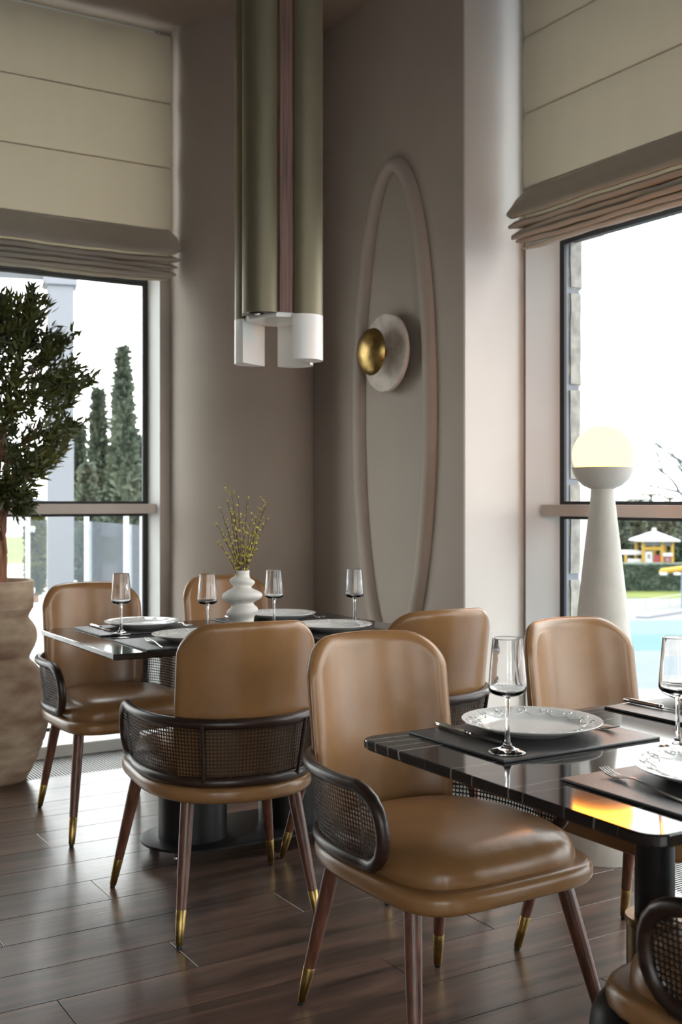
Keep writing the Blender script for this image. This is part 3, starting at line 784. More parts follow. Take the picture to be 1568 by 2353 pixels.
def put_fork(x, y, rz, lb, z=ZT + .0055):
    o = tag(empty('fork', (x, y, z), rz), lb, 'fork', 'steel forks'); link('handle', fh, None, o)
    for k in range(4): link('tine', ft, None, o, ((k - 1.5) * .0054, 0, 0))
def put_knife(x, y, rz, lb, z=ZT + .0055):
    o = tag(empty('knife', (x, y, z), rz), lb, 'knife', 'steel table knives'); link('handle', kh, None, o); link('blade', kb, None, o); link('bolster', kbo, None, o)
ZM = ZT + .0055
# near table, back left place
put_mat(1.480, 1.704, 0, 'dark grey placemat under the sharp white plate at the near table')
put_plate(1.497, 1.728, 'white embossed plate in full view on the near marble table', .2)
put_glass(1.331, 1.603, 'tall wine glass at the placemat corner, nearest to us', ZM)
put_fork(1.632, 1.728, pi, 'fork with raised tines right of the plate in full view')
put_knife(1.360, 1.752, pi, 'knife between the near wine glass and the plate in full view')
# near table, front left place
put_mat(1.482, 1.262, 0, 'dark grey placemat at the front edge of the near table')
put_plate(1.505, 1.268, 'white embossed plate cut by the right edge, nearest to us', 1.0)
put_fork(1.352, 1.292, -.12, 'fork lying on the front placemat of the near table')
# near table, back right place
put_mat(2.016, 1.706, .02, 'dark grey placemat at the far right of the near table, before the pale brown chair')
put_plate(2.075, 1.730, 'white plate just showing behind the wine glass at the right edge', .5)
put_knife(1.895, 1.752, pi, 'knife with a red gleam on the far right placemat of the near table')
put_glass(1.640, 1.478, 'wine glass cut by the right edge of the picture', ZT)
# far table
put_mat(1.488, 3.868, 0, 'grey placemat at the window side of the vase table, under the large pale plate')
put_plate(1.508, 3.880, 'pale plate on the window side of the vase table, left of the chair back', .4)
put_glass(1.362, 3.712, 'leftmost wine glass, standing at the window end of the vase table', ZM)
put_fork(1.650, 3.868, pi, 'dark fork at the right rim of the window side plate on the vase table')
put_knife(1.355, 3.905, pi, 'knife lying left of the window side plate on the vase table')
put_mat(1.486, 3.432, 0, 'grey placemat at the front corner of the vase table, half behind the chair back')
put_plate(1.512, 3.428, 'white plate half hidden behind the chair seen from behind', .9)
put_fork(1.360, 3.395, -.12, 'silver fork on the front corner placemat of the vase table')
put_mat(2.040, 3.868, 0, 'grey placemat beyond the vase, against the round column')
put_plate(2.078, 3.886, 'cream plate right behind the white vase', .1)
put_fork(2.205, 3.862, pi, 'dark fork right of the cream plate behind the vase')
put_knife(1.905, 3.90, pi, 'knife left of the vase with its end hidden behind the chair back')
put_mat(2.030, 3.432, 0, 'grey placemat on the near right of the vase table, behind the foreground chair')
put_plate(2.052, 3.438, 'white plate between two chair backs on the vase table', .7)
put_fork(1.884, 3.330, -.1, 'fork whose handle end shows between the two chair backs')
def from_rim(px, py, z):
    X = (px - 784) / FPX; t = (CAMH - z) / ((py - HORIZ) / FPX); return (X * CS + SN) * t, (-X * SN + CS) * t
for (px, py, lb) in ((477, 1318, 'wine glass just left of the white vase'), (630, 1302, 'wine glass just right of the white vase'), (815, 1307, 'rightmost wine glass of the vase table, in front of the oval wall panel')):
    x, y = from_rim(px, py, .962); k_ = .957 if px == 630 else 1; x, y = x * k_, y * k_; put_glass(x, y, lb, ZT)

# ------------------------------------------------------------------ vase with budding twigs
VX, VY = 1.800, 3.655
vs = tag(empty('vase', (VX, VY, ZT)), 'white ceramic vase of stacked bulges with budding twigs', 'vase')
kp = [(0, .036), (.006, .040), (.030, .0415), (.042, .0430), (.056, .0530), (.067, .0575), (.078, .0530), (.086, .0440), (.093, .0405), (.100, .0460), (.109, .0630), (.118, .0710), (.126, .0725), (.135, .0690), (.145, .0540), (.153, .0370), (.159, .0325), (.165, .0370), (.173, .0440), (.180, .0450), (.187, .0405), (.193, .0310), (.198, .0268), (.206, .0256), (.220, .0262)]
def cat(p, sub=4):
    out = []
    for i in range(len(p) - 1):
        p0, p1, p2, p3 = p[max(0, i - 1)], p[i], p[i + 1], p[min(len(p) - 1, i + 2)]
        for k in range(sub):
            t = k / sub; out.append(tuple(.5 * ((2 * p1[j]) + (-p0[j] + p2[j]) * t + (2 * p0[j] - 5 * p1[j] + 4 * p2[j] - p3[j]) * t * t + (-p0[j] + 3 * p1[j] - 3 * p2[j] + p3[j]) * t ** 3) for j in (0, 1)))
    out.append(p[-1]); return out
pp = [(r, z * .98) for z, r in cat(kp)]
n = 56; V, F = [], []
inner = [(r - .004, z) for r, z in reversed(pp[-10:])]
allp = pp + inner
for (r, z) in allp:
    for i in range(n):
        a = 2 * pi * i / n; k = max(0, min(1, (z - .015) / .02)) * max(0, min(1, (.200 - z) / .012))
        dz = .006 * sin(a + 1.0 + z * 18) * k; V.append((r * cos(a), r * sin(a), z + dz))
for j in range(len(allp) - 1):
    for i in range(n): F.append((j * n + i, j * n + (i + 1) % n, (j + 1) * n + (i + 1) % n, (j + 1) * n + i))
F.append(tuple(range(n))[::-1]); F.append(tuple((len(allp) - 1) * n + i for i in range(n)))
link('vase_body', mesh('vase_body', V, F, 60), 'matte_ceramic', vs)
camx = Vector((CS, -SN, 0)); camz = Vector((SN, CS, 0))
tr = random.Random(12)
tips = [(-.092, .165), (-.078, .225), (-.052, .25), (-.035, .272), (-.012, .262), (.018, .258), (.03, .20), (.055, .19), (.088, .235), (.09, .185), (-.085, .10), (-.03, .20), (.0, .17), (.045, .13), (.06, .15)]
buds = []
def add_bud(p, s_):
    d = Vector((tr.uniform(-1, 1), tr.uniform(-1, 1), tr.uniform(.2, 1.2))).normalized(); a = d.orthogonal().normalized(); b = d.cross(a)
    V = [tuple(p)] + [tuple(p + d * s_ * .5 + (a * cos(q * pi / 2.5) + b * sin(q * pi / 2.5)) * s_ * .38) for q in range(5)] + [tuple(p + d * s_ * 1.15)]
    buds.append((V, [(0, 1 + (q + 1) % 5, 1 + q) for q in range(5)] + [(6, 1 + q, 1 + (q + 1) % 5) for q in range(5)]))
for (dx, hz) in tips:
    dz = tr.uniform(-.06, .06); p0 = Vector((tr.uniform(-.012, .012), tr.uniform(-.012, .012), .12)); p3 = camx * dx + camz * dz + Vector((0, 0, .215 + hz))
    pm = camx * dx * .22 + camz * dz * .2 + Vector((0, 0, .215 + hz * .30)); pts = []
    for q in range(13):
        t = q / 12; p = p0 * (1 - t) ** 2 + pm * 2 * t * (1 - t) + p3 * t * t
        p = p + Vector((tr.uniform(-1, 1), tr.uniform(-1, 1), 0)) * .0022 * (1 if q > 3 else .3); pts.append(p)
    link('twig', tube('twig', pts, [lerp(.0027, .0010, q / 12) for q in range(13)], 6), 'twig', vs)
    for q in range(4, 13):
        for _ in range(2 if q < 10 else 1):
            p = pts[q] + Vector((tr.uniform(-1, 1), tr.uniform(-1, 1), tr.uniform(-1, 1))) * .002; add_bud(p, tr.uniform(.007, .0125))
        if tr.random() < .3:
            sd = camx * tr.uniform(-.03, .03) + camz * tr.uniform(-.02, .02) + Vector((0, 0, tr.uniform(.015, .04)))
            link('twig', tube('twig', [pts[q], pts[q] + sd * .5 + Vector((0, 0, .002)), pts[q] + sd], [.0013, .001, .0006], 5), 'twig', vs)
            for k in range(4): add_bud(pts[q] + sd * (.3 + .23 * k), tr.uniform(.005, .008))
tag(link('buds', join(buds, 'buds', 60), 'bud', vs), kind='stuff')

# ------------------------------------------------------------------ pendant lamp
pd = tag(empty('pendant_lamp', (1.950, 3.660, 0), -YAW - radians(29.7)), 'tall pendant lamp of olive metal half tubes round a wooden post, opal glass ends', 'pendant lamp')
ZB = 1.890
def chamf(h, c):
    return [(h, -h + c), (h, h - c), (h - c, h), (-h + c, h), (-h, h - c), (-h, -h + c), (-h + c, -h), (h - c, -h)]
def prism(name, pts, z0, z1, sm=30):
    n = len(pts); V = [(x, y, z0) for x, y in pts] + [(x, y, z1) for x, y in pts]
    return mesh(name, V, [tuple(range(n))[::-1], tuple(range(n, 2 * n))] + [(i, (i + 1) % n, n + (i + 1) % n, n + i) for i in range(n)], sm)
link('post', prism('post', chamf(.108, .03), ZB + .004, CEIL - .02), 'pendant_wood', pd)
link('end_plate', prism('end_plate', chamf(.106, .045), ZB - .012, ZB + .004), 'opal', pd)
link('ceiling_plate', prism('ceiling_plate', chamf(.19, .06), CEIL - .02, CEIL), 'pendant_metal', pd)
def dshape(r, p0, q):
    pts = [(p0 + r * cos(t), r * sin(t)) for t in [(-pi / 2) + pi * i / 28 for i in range(29)]]
    a = q * pi / 2; return [(x * cos(a) - y * sin(a), x * sin(a) + y * cos(a)) for x, y in pts]
for q in range(4):
    link('half_tube', prism('half_tube', dshape(.0685, .112, q), ZB, CEIL - .03), 'pendant_metal', pd)
    if q != 3: link('opal_glass', prism('opal_glass', dshape(.0725, .108, q), ZB - .163, ZB - .001), 'opal', pd)
a = 3 * pi / 2
def loc3(x, y): return (x * cos(a) - y * sin(a), x * sin(a) + y * cos(a))
link('lamp_socket', mesh('lamp_socket', *lathevf([(.026, ZB - .003), (.026, ZB + .0)], 20, *loc3(.142, 0)), 30), 'slot', pd)
link('lamp_bulb', mesh('lamp_bulb', *lathevf([(.004, ZB - .008), (.012, ZB - .006), (.012, ZB - .002)], 16, *loc3(.142, .004)), 50), 'chrome', pd)

# ------------------------------------------------------------------ wall sconce on the oval panel
sc = tag(empty('wall_sconce', (DX, 4.375, 1.908)), 'round plaster wall light with a brass dome, on the oval panel', 'wall light')
def lathe_x(name, prof, n=56):
    V, F = lathevf(prof, n); return mesh(name, [(-z, x, y) for x, y, z in V], F, 40)
link('back_stem', lathe_x('back_stem', [(.05, 0), (.05, .048)]), 'brass', sc)
link('plaster_disc', lathe_x('plaster_disc', [(.176, .042), (.183, .046), (.184, .058), (.180, .064), (.10, .062), (.02, .061)]), 'sconce_plaster', sc)
link('dome_stem', lathe_x('dome_stem', [(.02, .060), (.02, .130)]), 'brass', sc)
link('brass_dome', lathe_x('brass_dome', [(.02, .122), (.09, .124), (.108, .128), (.110, .132), (.106, .143), (.092, .159), (.068, .173), (.038, .182), (.010, .185)]), 'brass', sc)

# ------------------------------------------------------------------ globe floor lamp
lm = tag(empty('floor_lamp', (2.802, 2.862, 0)), 'tall white conical floor lamp with a glowing globe in a bowl', 'floor lamp')
link('cone', lathe('cone', [(.180, 0), (.181, .006), (.150, .27), (.118, .55), (.0885, .81), (.062, 1.05), (.0405, 1.235), (.0395, 1.258)], 64), 'lamp_body', lm)
link('bowl', lathe('bowl', [(.030, 1.250), (.040, 1.2585), (.066, 1.270), (.087, 1.290), (.100, 1.312), (.1068, 1.331), (.1075, 1.3335), (.1050, 1.3335), (.098, 1.312), (.085, 1.294), (.03, 1.275)], 64), 'lamp_body', lm)
V, F = [], []; n = 48; RG = .1035; gz = 1.374
prof = [(RG * cos(t), gz + RG * sin(t)) for t in [-1.05 + (1.05 + pi / 2 - .03) * i / 24 for i in range(25)]]
link('globe', mesh('globe', *lathevf(prof, n), 60), 'globe', lm)
cp = [Vector((.17, -.04, .006)), Vector((.23, -.10, .006)), Vector((.27, -.18, .006)), Vector((.285, -.30, .006)), Vector((.24, -.42, .006)), Vector((.13, -.50, .006)), Vector((.0, -.56, .006)), Vector((-.02, -.68, .006)), Vector((.06, -.78, .006)), Vector((.2, -.85, .006))]
def spline(P, sub=6):
    out = []
    for i in range(len(P) - 1):
        p0, p1, p2, p3 = P[max(0, i - 1)], P[i], P[i + 1], P[min(len(P) - 1, i + 2)]
        for k in range(sub):
            t = k / sub; out.append(.5 * ((2 * p1) + (-p0 + p2) * t + (2 * p0 - 5 * p1 + 4 * p2 - p3) * t * t + (-p0 + 3 * p1 - 3 * p2 + p3) * t ** 3))
    out.append(P[-1]); return out
link('cord', tube('cord', spline(cp), .0045, 8), 'cord', lm)
link('foot_switch', mesh('foot_switch', [(x * 1.0 + .02, y * 1.5 - .60, z) for x, y, z in lathevf([(.030, .0), (.034, .006), (.033, .014), (.024, .022), (.008, .026)], 24)[0]], lathevf([(.030, .0), (.034, .006), (.033, .014), (.024, .022), (.008, .026)], 24)[1], 60), 'chrome', lm)

# ------------------------------------------------------------------ potted tree
PX, PY = 1.250, 4.950
pot = tag(empty('plant_pot', (PX, PY, 0)), 'tall bulging terracotta pot at the left edge', 'plant pot')
pk = [(.0, .120), (.02, .136), (.09, .170), (.18, .203), (.28, .225), (.36, .226), (.44, .205), (.49, .175), (.520, .146), (.536, .140), (.552, .146), (.59, .164), (.63, .172), (.67, .162), (.70, .140), (.712, .134), (.73, .142), (.752, .154), (.76, .155), (.868, .158)]
pr = [(r, z) for z, r in cat(pk, 6)] + [(.150, .872), (.143, .868), (.140, .80)]
V, F = lathevf(pr, 56); pn = random.Random(5)
V = [tuple(Vector(v) + Vector((v[0], v[1], 0)).normalized() * (.0016 * noise.noise(Vector(v) * 11) + (.0022 * sin(v[2] * 150 + 3 * noise.noise(Vector(v) * 4)) if v[2] < .34 else 0))) if v[2] < .86 else v for v in V]
link('pot_body', mesh('pot_body', V, F, 50), 'terracotta', pot)
link('soil', lathe('soil', [(.141, .80), (.141, .83), (.02, .838)], 32), 'soil', pot)
tree = tag(empty('potted_tree', (PX, PY, .83)), 'leafy indoor olive tree growing from the terracotta pot', 'tree')
pr_ = random.Random(21)
stub = link('trunk', tube('trunk', [(0, .0, -.02), (-.004, 0, .06), (.004, .0, .14), (-.006, 0, .21)], [.062, .048, .042, .036], 16), 'bark', tree)
stems = []
for (dx, dz, top, r) in ((-.005, 0, .62, .020), (.035, .02, .62, .016), (.062, -.01, .50, .012), (-.055, .02, .60, .014), (.02, -.03, .58, .012)):
    pts = []
    for q in range(9):
        t = q / 8; p = camx * (dx * (.35 + .65 * t) + .012 * sin(q * 1.9 + dx * 90)) + camz * (dz * (.4 + t)) + Vector((0, 0, .10 + top * t)); pts.append(p)
    link('stem', tube('stem', pts, [lerp(r, r * .6, q / 8) for q in range(9)], 10), 'bark', tree); stems.append(pts[-1])
# leaf blade
lv = [(0, 0, 0), (.12, .16, .02), (.3, .22, .04), (.6, .15, .03), (1, 0, -.06), (.6, -.15, .03), (.3, -.22, .04), (.12, -.16, .02), (.3, 0, 0), (.6, 0, 0)]
lf = [(0, 1, 8), (1, 2, 8), (2, 9, 8), (2, 3, 9), (3, 4, 9), (4, 5, 9), (5, 6, 9), (6, 8, 9), (6, 7, 8), (7, 0, 8)]
LW = .62
leaf_me = mesh('leaf', [(x * .052, y * .052 * LW, z * .052) for x, y, z in lv], lf, 60, recalc=False); leaf_me.materials.append(MATS['leaf'])
leaves = []
def crown_r(zrel, side):
    # outline of the crown measured from the picture: half width against height above the pot
    ks = [(.20, .02), (.30, .09), (.36, .15), (.48, .22), (.60, .30), (.74, .33), (.86, .36), (.94, .40), (1.00, .43), (1.06, .36), (1.12, .33), (1.20, .27), (1.28, .20), (1.34, .10), (1.38, .03)]
    for (a, b), (c, d) in zip(ks[:-1], ks[1:]):
        if a <= zrel <= c: return lerp(b, d, (zrel - a) / (c - a))
    return .02
branch_n = 310
for bi in range(branch_n):
    zr = pr_.uniform(.34, 1.33) if bi > 14 else pr_.uniform(.36, .5); th = pr_.uniform(0, 2 * pi); rm = crown_r(zr, 0) * (1.0 if cos(th) > 0 else .95)
    rm *= pr_.uniform(.45, 1.04) if pr_.random() < .45 else pr_.uniform(.8, 1.05)
    tipp = camx * (rm * cos(th) + .0) + camz * (rm * sin(th)) + Vector((0, 0, zr))
    rootp = Vector((tipp.x * .15, tipp.y * .15, max(.32, min(zr - .18, .95) * .8)))
    mid = rootp.lerp(tipp, .55) + Vector((0, 0, .04)); pts = [rootp, rootp.lerp(mid, .5), mid, mid.lerp(tipp, .55) + Vector((0, 0, .01)), tipp]
    if bi < 60: link('branch', tube('branch', pts, [.006, .0048, .0036, .0026, .0014], 5), 'bark', tree)
    d = (tipp - mid).normalized()
    for q in range(42):
        t = pr_.uniform(.2, 1.02); p = mid.lerp(tipp, t) + Vector((pr_.gauss(0, .014), pr_.gauss(0, .014), pr_.gauss(0, .014)))
        dirv = (d * .75 + Vector((pr_.uniform(-1, 1), pr_.uniform(-1, 1), pr_.uniform(-.9, .8))) * .8).normalized()
        leaves.append((p, dirv, pr_.uniform(.65, 1.25), pr_.uniform(0, 2 * pi)))
def leaf_matrix(p, dv, s_, roll):
    side = dv.cross(Vector((0, 0, 1))); side = side.normalized() if side.length > 1e-3 else Vector((1, 0, 0)); up = side.cross(dv)
    m = Matrix((dv, side, up)).transposed().to_4x4(); return Matrix.Translation(p) @ m @ Matrix.Rotation(roll, 4, 'X') @ Matrix.Scale(s_, 4)
def vis(l): # leaves at the outline on the window side, turned to the room
    p = l[0]; return p.dot(camx) * 1.0 - p.dot(camz) * .4 + l[2] * .05
leaves.sort(key=vis, reverse=True)
for l_ in leaves[:300]:
    o = link('leaf', leaf_me, None, tree); o.matrix_basis = leaf_matrix(*l_)
V, F = [], []
for l_ in leaves[300:]:
    M_ = leaf_matrix(*l_); o = len(V)
    V += [tuple(M_ @ Vector((x * .052, y * .052 * LW, z * .052))) for x, y, z in lv]; F += [tuple(i + o for i in f) for f in lf]
me = bpy.data.meshes.new('foliage'); me.from_pydata(V, [], F); me.update(); tag(link('foliage', me, 'leaf', tree), kind='stuff')

# ------------------------------------------------------------------ outside, left: terrace
def obox(name, lo, hi, m, parent=None, bev=0, loc=(0, 0, 0), rz=0): return link(name, boxme(name, lo[0], hi[0], lo[1], hi[1], lo[2], hi[2], bev), m, parent, loc, (0, 0, rz))
tag(link('terrace_ground', prism('terrace_ground', [(-25, WL + .36), (3.9, WL + .36), (9.6, 21.8), (-25, 21.8)], -.3, -.02), 'paving'), kind='structure')
def yawed(px, Z, z=0): p = at(px, HORIZ, Z); return Vector((p.x, p.y, z))
# white square pillar of the terrace
pc = yawed(136, 10.6, -.02)
pil = tag(empty('terrace_pillar', pc, -YAW + .28), 'white square terrace pillar outside the left window', 'pillar')
obox('shaft', (-.11, -.13, 0), (.13, .13, 3.25), 'white_render', pil, .004)
obox('capital', (-.15, -.16, 3.25), (.16, .16, 3.34), 'white_render', pil, .01)
bm_ = tag(empty('terrace_beam', (pc.x, pc.y, 3.32), -YAW + .28), 'white roof beam on the terrace pillar', 'beam')
obox('beam_body', (-6, -.16, 0), (.16, .16, .4), 'white_render', bm_, .01)
obox('fascia', (-6, -.20, .34), (.2, -.16, .46), 'white_render', bm_, .004)
# glass balustrade
bal = tag(empty('glass_balustrade', yawed(64, 11.9, -.02)), 'glass balustrade with slim steel posts on the terrace', 'balustrade')
bz = bal.location
posts = [yawed(-120, 13.6), yawed(64, 11.9), yawed(199, 11.2), yawed(290, 9.9), yawed(328, 9.3), yawed(420, 8.6)]
for i, p in enumerate(posts):
    q = p - Vector((bz.x, bz.y, 0)); po = link('post', mesh('post', *lathevf([(.024, .0), (.024, 1.10), (.02, 1.105)], 14, q.x, q.y), 40), 'play_white', bal)
    for z in (.25, .90): link('clamp', mesh('clamp', *lathevf([(.03, z), (.034, z + .01), (.034, z + .05), (.03, z + .06)], 12, q.x + .04, q.y - .01), 40), 'chrome', po)
    if i:
        a, b = posts[i - 1] - Vector((bz.x, bz.y, 0)), q; d = (b - a).normalized(); nn = Vector((-d.y, d.x, 0)) * .006; a2, b2 = a + d * .05, b - d * .05
        V = [tuple(v + Vector((0, 0, z))) for z in (.10, 1.03) for v in (a2 - nn, b2 - nn, b2 + nn, a2 + nn)]
        link('pane', mesh('pane', V, [(0, 1, 2, 3), (4, 7, 6, 5), (0, 4, 5, 1), (1, 5, 6, 2), (2, 6, 7, 3), (3, 7, 4, 0)], 0), 'pane_reflect', bal)
# leafy things
def tufts(rad_fn, zlo, zhi, n, size, seed, depth=.35, ax=(1, 1)):
    rr = random.Random(seed); V, F = [], []
    for _ in range(n):
        t = rr.random(); z = lerp(zlo, zhi, t); a = rr.uniform(0, 2 * pi); r = rad_fn(t) * (1 - depth * rr.random() ** 2); p = Vector((r * cos(a) * ax[0], r * sin(a) * ax[1], z))
        d = Vector((cos(a) + rr.uniform(-.7, .7), sin(a) + rr.uniform(-.7, .7), rr.uniform(-.3, 1.2))).normalized(); s_ = size * rr.uniform(.6, 1.3); b = d.orthogonal().normalized()
        b = Matrix.Rotation(rr.uniform(0, 6.28), 3, d) @ b; o = len(V)
        V += [tuple(p - b * s_ * .45), tuple(p + b * s_ * .45), tuple(p + d * s_ + b * s_ * .12), tuple(p + d * s_ - b * s_ * .12)]; F.append((o, o + 1, o + 2, o + 3))
    return V, F
def core(rad_fn, zlo, zhi, n=20, k=14, sc=.82, seed=0, ax=(1, 1)):
    V, F = [], []
    for j in range(k + 1):
        t = j / k; r = max(.01, rad_fn(t) * sc)
        for i in range(n):
            a = 2 * pi * i / n; rr = r * (1 + .18 * noise.noise(Vector((cos(a) * 2, sin(a) * 2, t * 9 + seed)))); V.append((rr * cos(a) * ax[0], rr * sin(a) * ax[1], lerp(zlo, zhi, t)))
    for j in range(k):
        for i in range(n): F.append((j * n + i, j * n + (i + 1) % n, (j + 1) * n + (i + 1) % n, (j + 1) * n + i))
    F.append(tuple(range(n))[::-1]); F.append(tuple(k * n + i for i in range(n))); return V, F
def plant(name, label, cat_, loc, h, w, fn, m, n, size, seed, group=None, trunk=None, ax=(1, 1), zlo=.1):
    e = tag(empty(name, loc), label, cat_, group); V, F = core(fn, zlo, h, sc=w * .86, seed=seed, ax=ax)
    V2, F2 = tufts(lambda t: fn(t) * w, zlo, h, n, size, seed, ax=ax); o = len(V)
    me = bpy.data.meshes.new('foliage'); me.from_pydata(V + V2, [], F + [tuple(i + o for i in f) for f in F2]); me.update()
    tag(link('foliage', me, m, e), kind='stuff')
    link('trunk', tube('trunk', [(0, 0, -.05), (0, 0, max(zlo + .3, h * .3))], [w * .16 + .02, w * .1 + .01], 8), 'bark', e)
    return e
cyp = lambda t: (min(1, .42 + t * 2.2) if t < .3 else 1.0 * (1 - ((t - .3) / .7) ** 1.2) + .015)
for (px, top, wpx, Z, lb, sd) in ((181, 985, 33, 26, 'small slim cypress beside the terrace pillar', 1), (226, 899, 56, 25, 'middle cypress tree outside the left window', 2), (283, 800, 72, 24, 'tallest cypress tree outside the left window', 3), (200, 1075, 60, 23, 'low broad cypress in front of the other cypresses', 4), (312, 1010, 40, 25.5, 'cypress at the frame of the left window, behind the tallest one', 5)):
    p = yawed(px, Z, -1.2); h = CAMH + (HORIZ - top) / FPX * Z + 1.2; plant('cypress_tree', lb, 'tree', p, h, wpx / FPX * Z / 2, cyp, 'cypress', 2600, .16, sd, 'cypress trees')
tag(link('garden_ground', prism('garden_ground', [(-60, 21.9), (10.5, 21.9), (36, 75), (-60, 75)], -1.4, -1.2), 'grass'), kind='structure')
bush = lambda t: sqrt(max(0.02, 1 - (2 * t - 1) ** 2)) * (.85 + .15 * sin(t * 9))
plant('garden_shrub', 'green and yellow shrub behind the glass balustrade, left of the terrace pillar', 'shrub', yawed(83, 13.6, -.02), 1.10, .12, bush, 'shrub', 1300, .07, 9)
plant('garden_shrub', 'dark green shrub behind the glass panes, right of the terrace pillar', 'shrub', yawed(232, 14.6, -.02), .92, .42, bush, 'hedge', 1500, .09, 10)
hs_ = yawed(130, 260, -3); o = tag(link('distant_hills', mesh('distant_hills', *(lambda P: ([(x, y, 0) for x, y, _ in P] + [(x, y, z) for x, y, z in P] + [(x * 1.05, y * 1.05, 0) for x, y, _ in P], [(i, i + 1, len(P) + i + 1, len(P) + i) for i in range(len(P) - 1)] + [(len(P) + i, len(P) + i + 1, 2 * len(P) + i + 1, 2 * len(P) + i) for i in range(len(P) - 1)]))([(420 * sin(t), 420 * cos(t), 5.2 + 1.8 * noise.noise(Vector((t * 14, 0, 3))) + 1.0 * noise.noise(Vector((t * 50, 1, 3)))) for t in [-.5 + 2.2 * i / 160 for i in range(161)]]), 40), 'haze_hill', None, (0, 0, -3.6)), 'hazy strip of far shoreline hills under the sky', 'hills')
tag(obox('sea', (-500, -500, -.2), (500, 500, 0), 'sea', loc=(300, 350, -4.2)), kind='structure')

# ------------------------------------------------------------------ outside, right: stone jamb, pool garden
jm = tag(empty('stone_jamb', (3.424, 3.714, 0)), 'pale stone block jamb outside the right window', 'stone jamb')
jz = -.3; jr = random.Random(4)
for h_ in (.34, .42, .42, .42, .42, .43, .42, .42, .4):
    bm2 = bmesh.new(); V, F = boxvf(.012, .086 + jr.uniform(-.005, .005), .0, .40, jz + .006, jz + h_ - .006); vv = [bm2.verts.new(v) for v in V]
    for f in F: bm2.faces.new([vv[i] for i in f])
    bmesh.ops.bevel(bm2, geom=list(bm2.edges), offset=.008, segments=2, affect='EDGES')
    bmesh.ops.subdivide_edges(bm2, edges=[e for e in bm2.edges if e.calc_length() > .15], cuts=5, use_grid_fill=True)
    for v in bm2.verts: v.co += Vector((noise.noise(v.co * 22 + Vector((jz, 0, 0))), noise.noise(v.co * 22 + Vector((9, jz, 0))), 0)) * .005
    link('stone', finish(bm2, 'stone', 35), 'stone', jm); jz += h_
link('mortar', boxme('mortar', -.0, .074, .008, .4, -.3, 3.45), 'white_render', jm)
GZ = -3.5
def gpt(px, py, z=GZ): Z = (CAMH - z) * FPX / (py - HORIZ); p = at(px, py, Z); return Vector((p.x, p.y, z)), Z
def strip(name, y0, y1, z, m, kind='structure', x0=1150, x1=2600, th=.12, label=None, cat_=None, tilt=0):
    P = [gpt(x0, y0, z)[0], gpt(x1, y0 + tilt, z)[0], gpt(x1, y1 + tilt, z)[0], gpt(x0, y1, z)[0]]
    V = [tuple(p) for p in P] + [tuple(p - Vector((0, 0, th))) for p in P]
    o = link(name, mesh(name, V, [(0, 1, 2, 3), (7, 6, 5, 4), (0, 4, 5, 1), (1, 5, 6, 2), (2, 6, 7, 3), (3, 7, 4, 0)], 0), m); return tag(o, label, cat_, None, kind)
strip('garden_lawn', 1215, 1374, GZ - .01, 'grass')
strip('pool_deck', 1374, 2300, GZ - .03, 'deck')
strip('pool_water', 1425, 1458, GZ + .02, 'water', th=.02)
strip('pool_water_deep', 1458, 1495, GZ + .018, 'water_deep', th=.02)
strip('pool_shelf', 1495, 1582, GZ + .016, 'water_shelf', th=.02)
strip('pool_edge', 1582, 2300, GZ + .03, 'deck', th=.05)
# blue lined pool corner stripe and its raised far rim
p0, _ = gpt(1462, 1418, GZ + .02); p1, _ = gpt(1488, 1419, GZ + .02); p2, _ = gpt(1620, 1398, GZ + .02)
tag(link('pool_stripe', tube('pool_stripe', [p0, p1, p2], .028, 6), 'blue_stripe'), 'thin blue line along the far pool rim', 'pool rim')
# hedge
hc, hz_ = gpt(1500, 1358); dirx = Vector((CS, -SN, 0)); rr = random.Random(8)
hd = tag(empty('hedge', hc, -YAW), 'clipped green hedge beyond the pool', 'hedge'); HL, HW, HH = 9.0, 1.4, 1.40
V, F = [], []; nx, nz = 160, 16
for j in range(nz + 1):
    for i in range(nx + 1):
        x, z = lerp(-HL, HL, i / nx), lerp(0, HH, j / nz); V.append((x, .12 * noise.noise(Vector((x * 1.7, z * 1.9, 2))), z))
for j in range(nz):
    for i in range(nx): F.append((j * (nx + 1) + i, j * (nx + 1) + i + 1, (j + 1) * (nx + 1) + i + 1, (j + 1) * (nx + 1) + i))
o = len(V)
for j in range(2):
    for i in range(nx + 1): x = lerp(-HL, HL, i / nx); V.append((x, .3 + j * HW, HH + .06 * noise.noise(Vector((x * 2, j, 5)))))
for i in range(nx): F.append((nz * (nx + 1) + i, nz * (nx + 1) + i + 1, o + i + 1, o + i)); F.append((o + i, o + i + 1, o + nx + 2 + i, o + nx + 1 + i))
for _ in range(5200):
    x, z = rr.uniform(-HL, HL), rr.uniform(0, HH); y = .12 * noise.noise(Vector((x * 1.7, z * 1.9, 2))); d = Vector((rr.uniform(-1, 1), -1.1, rr.uniform(-.6, 1))).normalized(); s_ = rr.uniform(.08, .17); b = d.orthogonal().normalized(); p = Vector((x, y, z)); k = len(V)
    V += [tuple(p - b * s_ * .5), tuple(p + b * s_ * .5), tuple(p + d * s_)]; F.append((k, k + 1, k + 2))
me = bpy.data.meshes.new('hedge_leaves'); me.from_pydata(V, [], F); me.update(); tag(link('hedge_leaves', me, 'hedge', hd), kind='stuff')
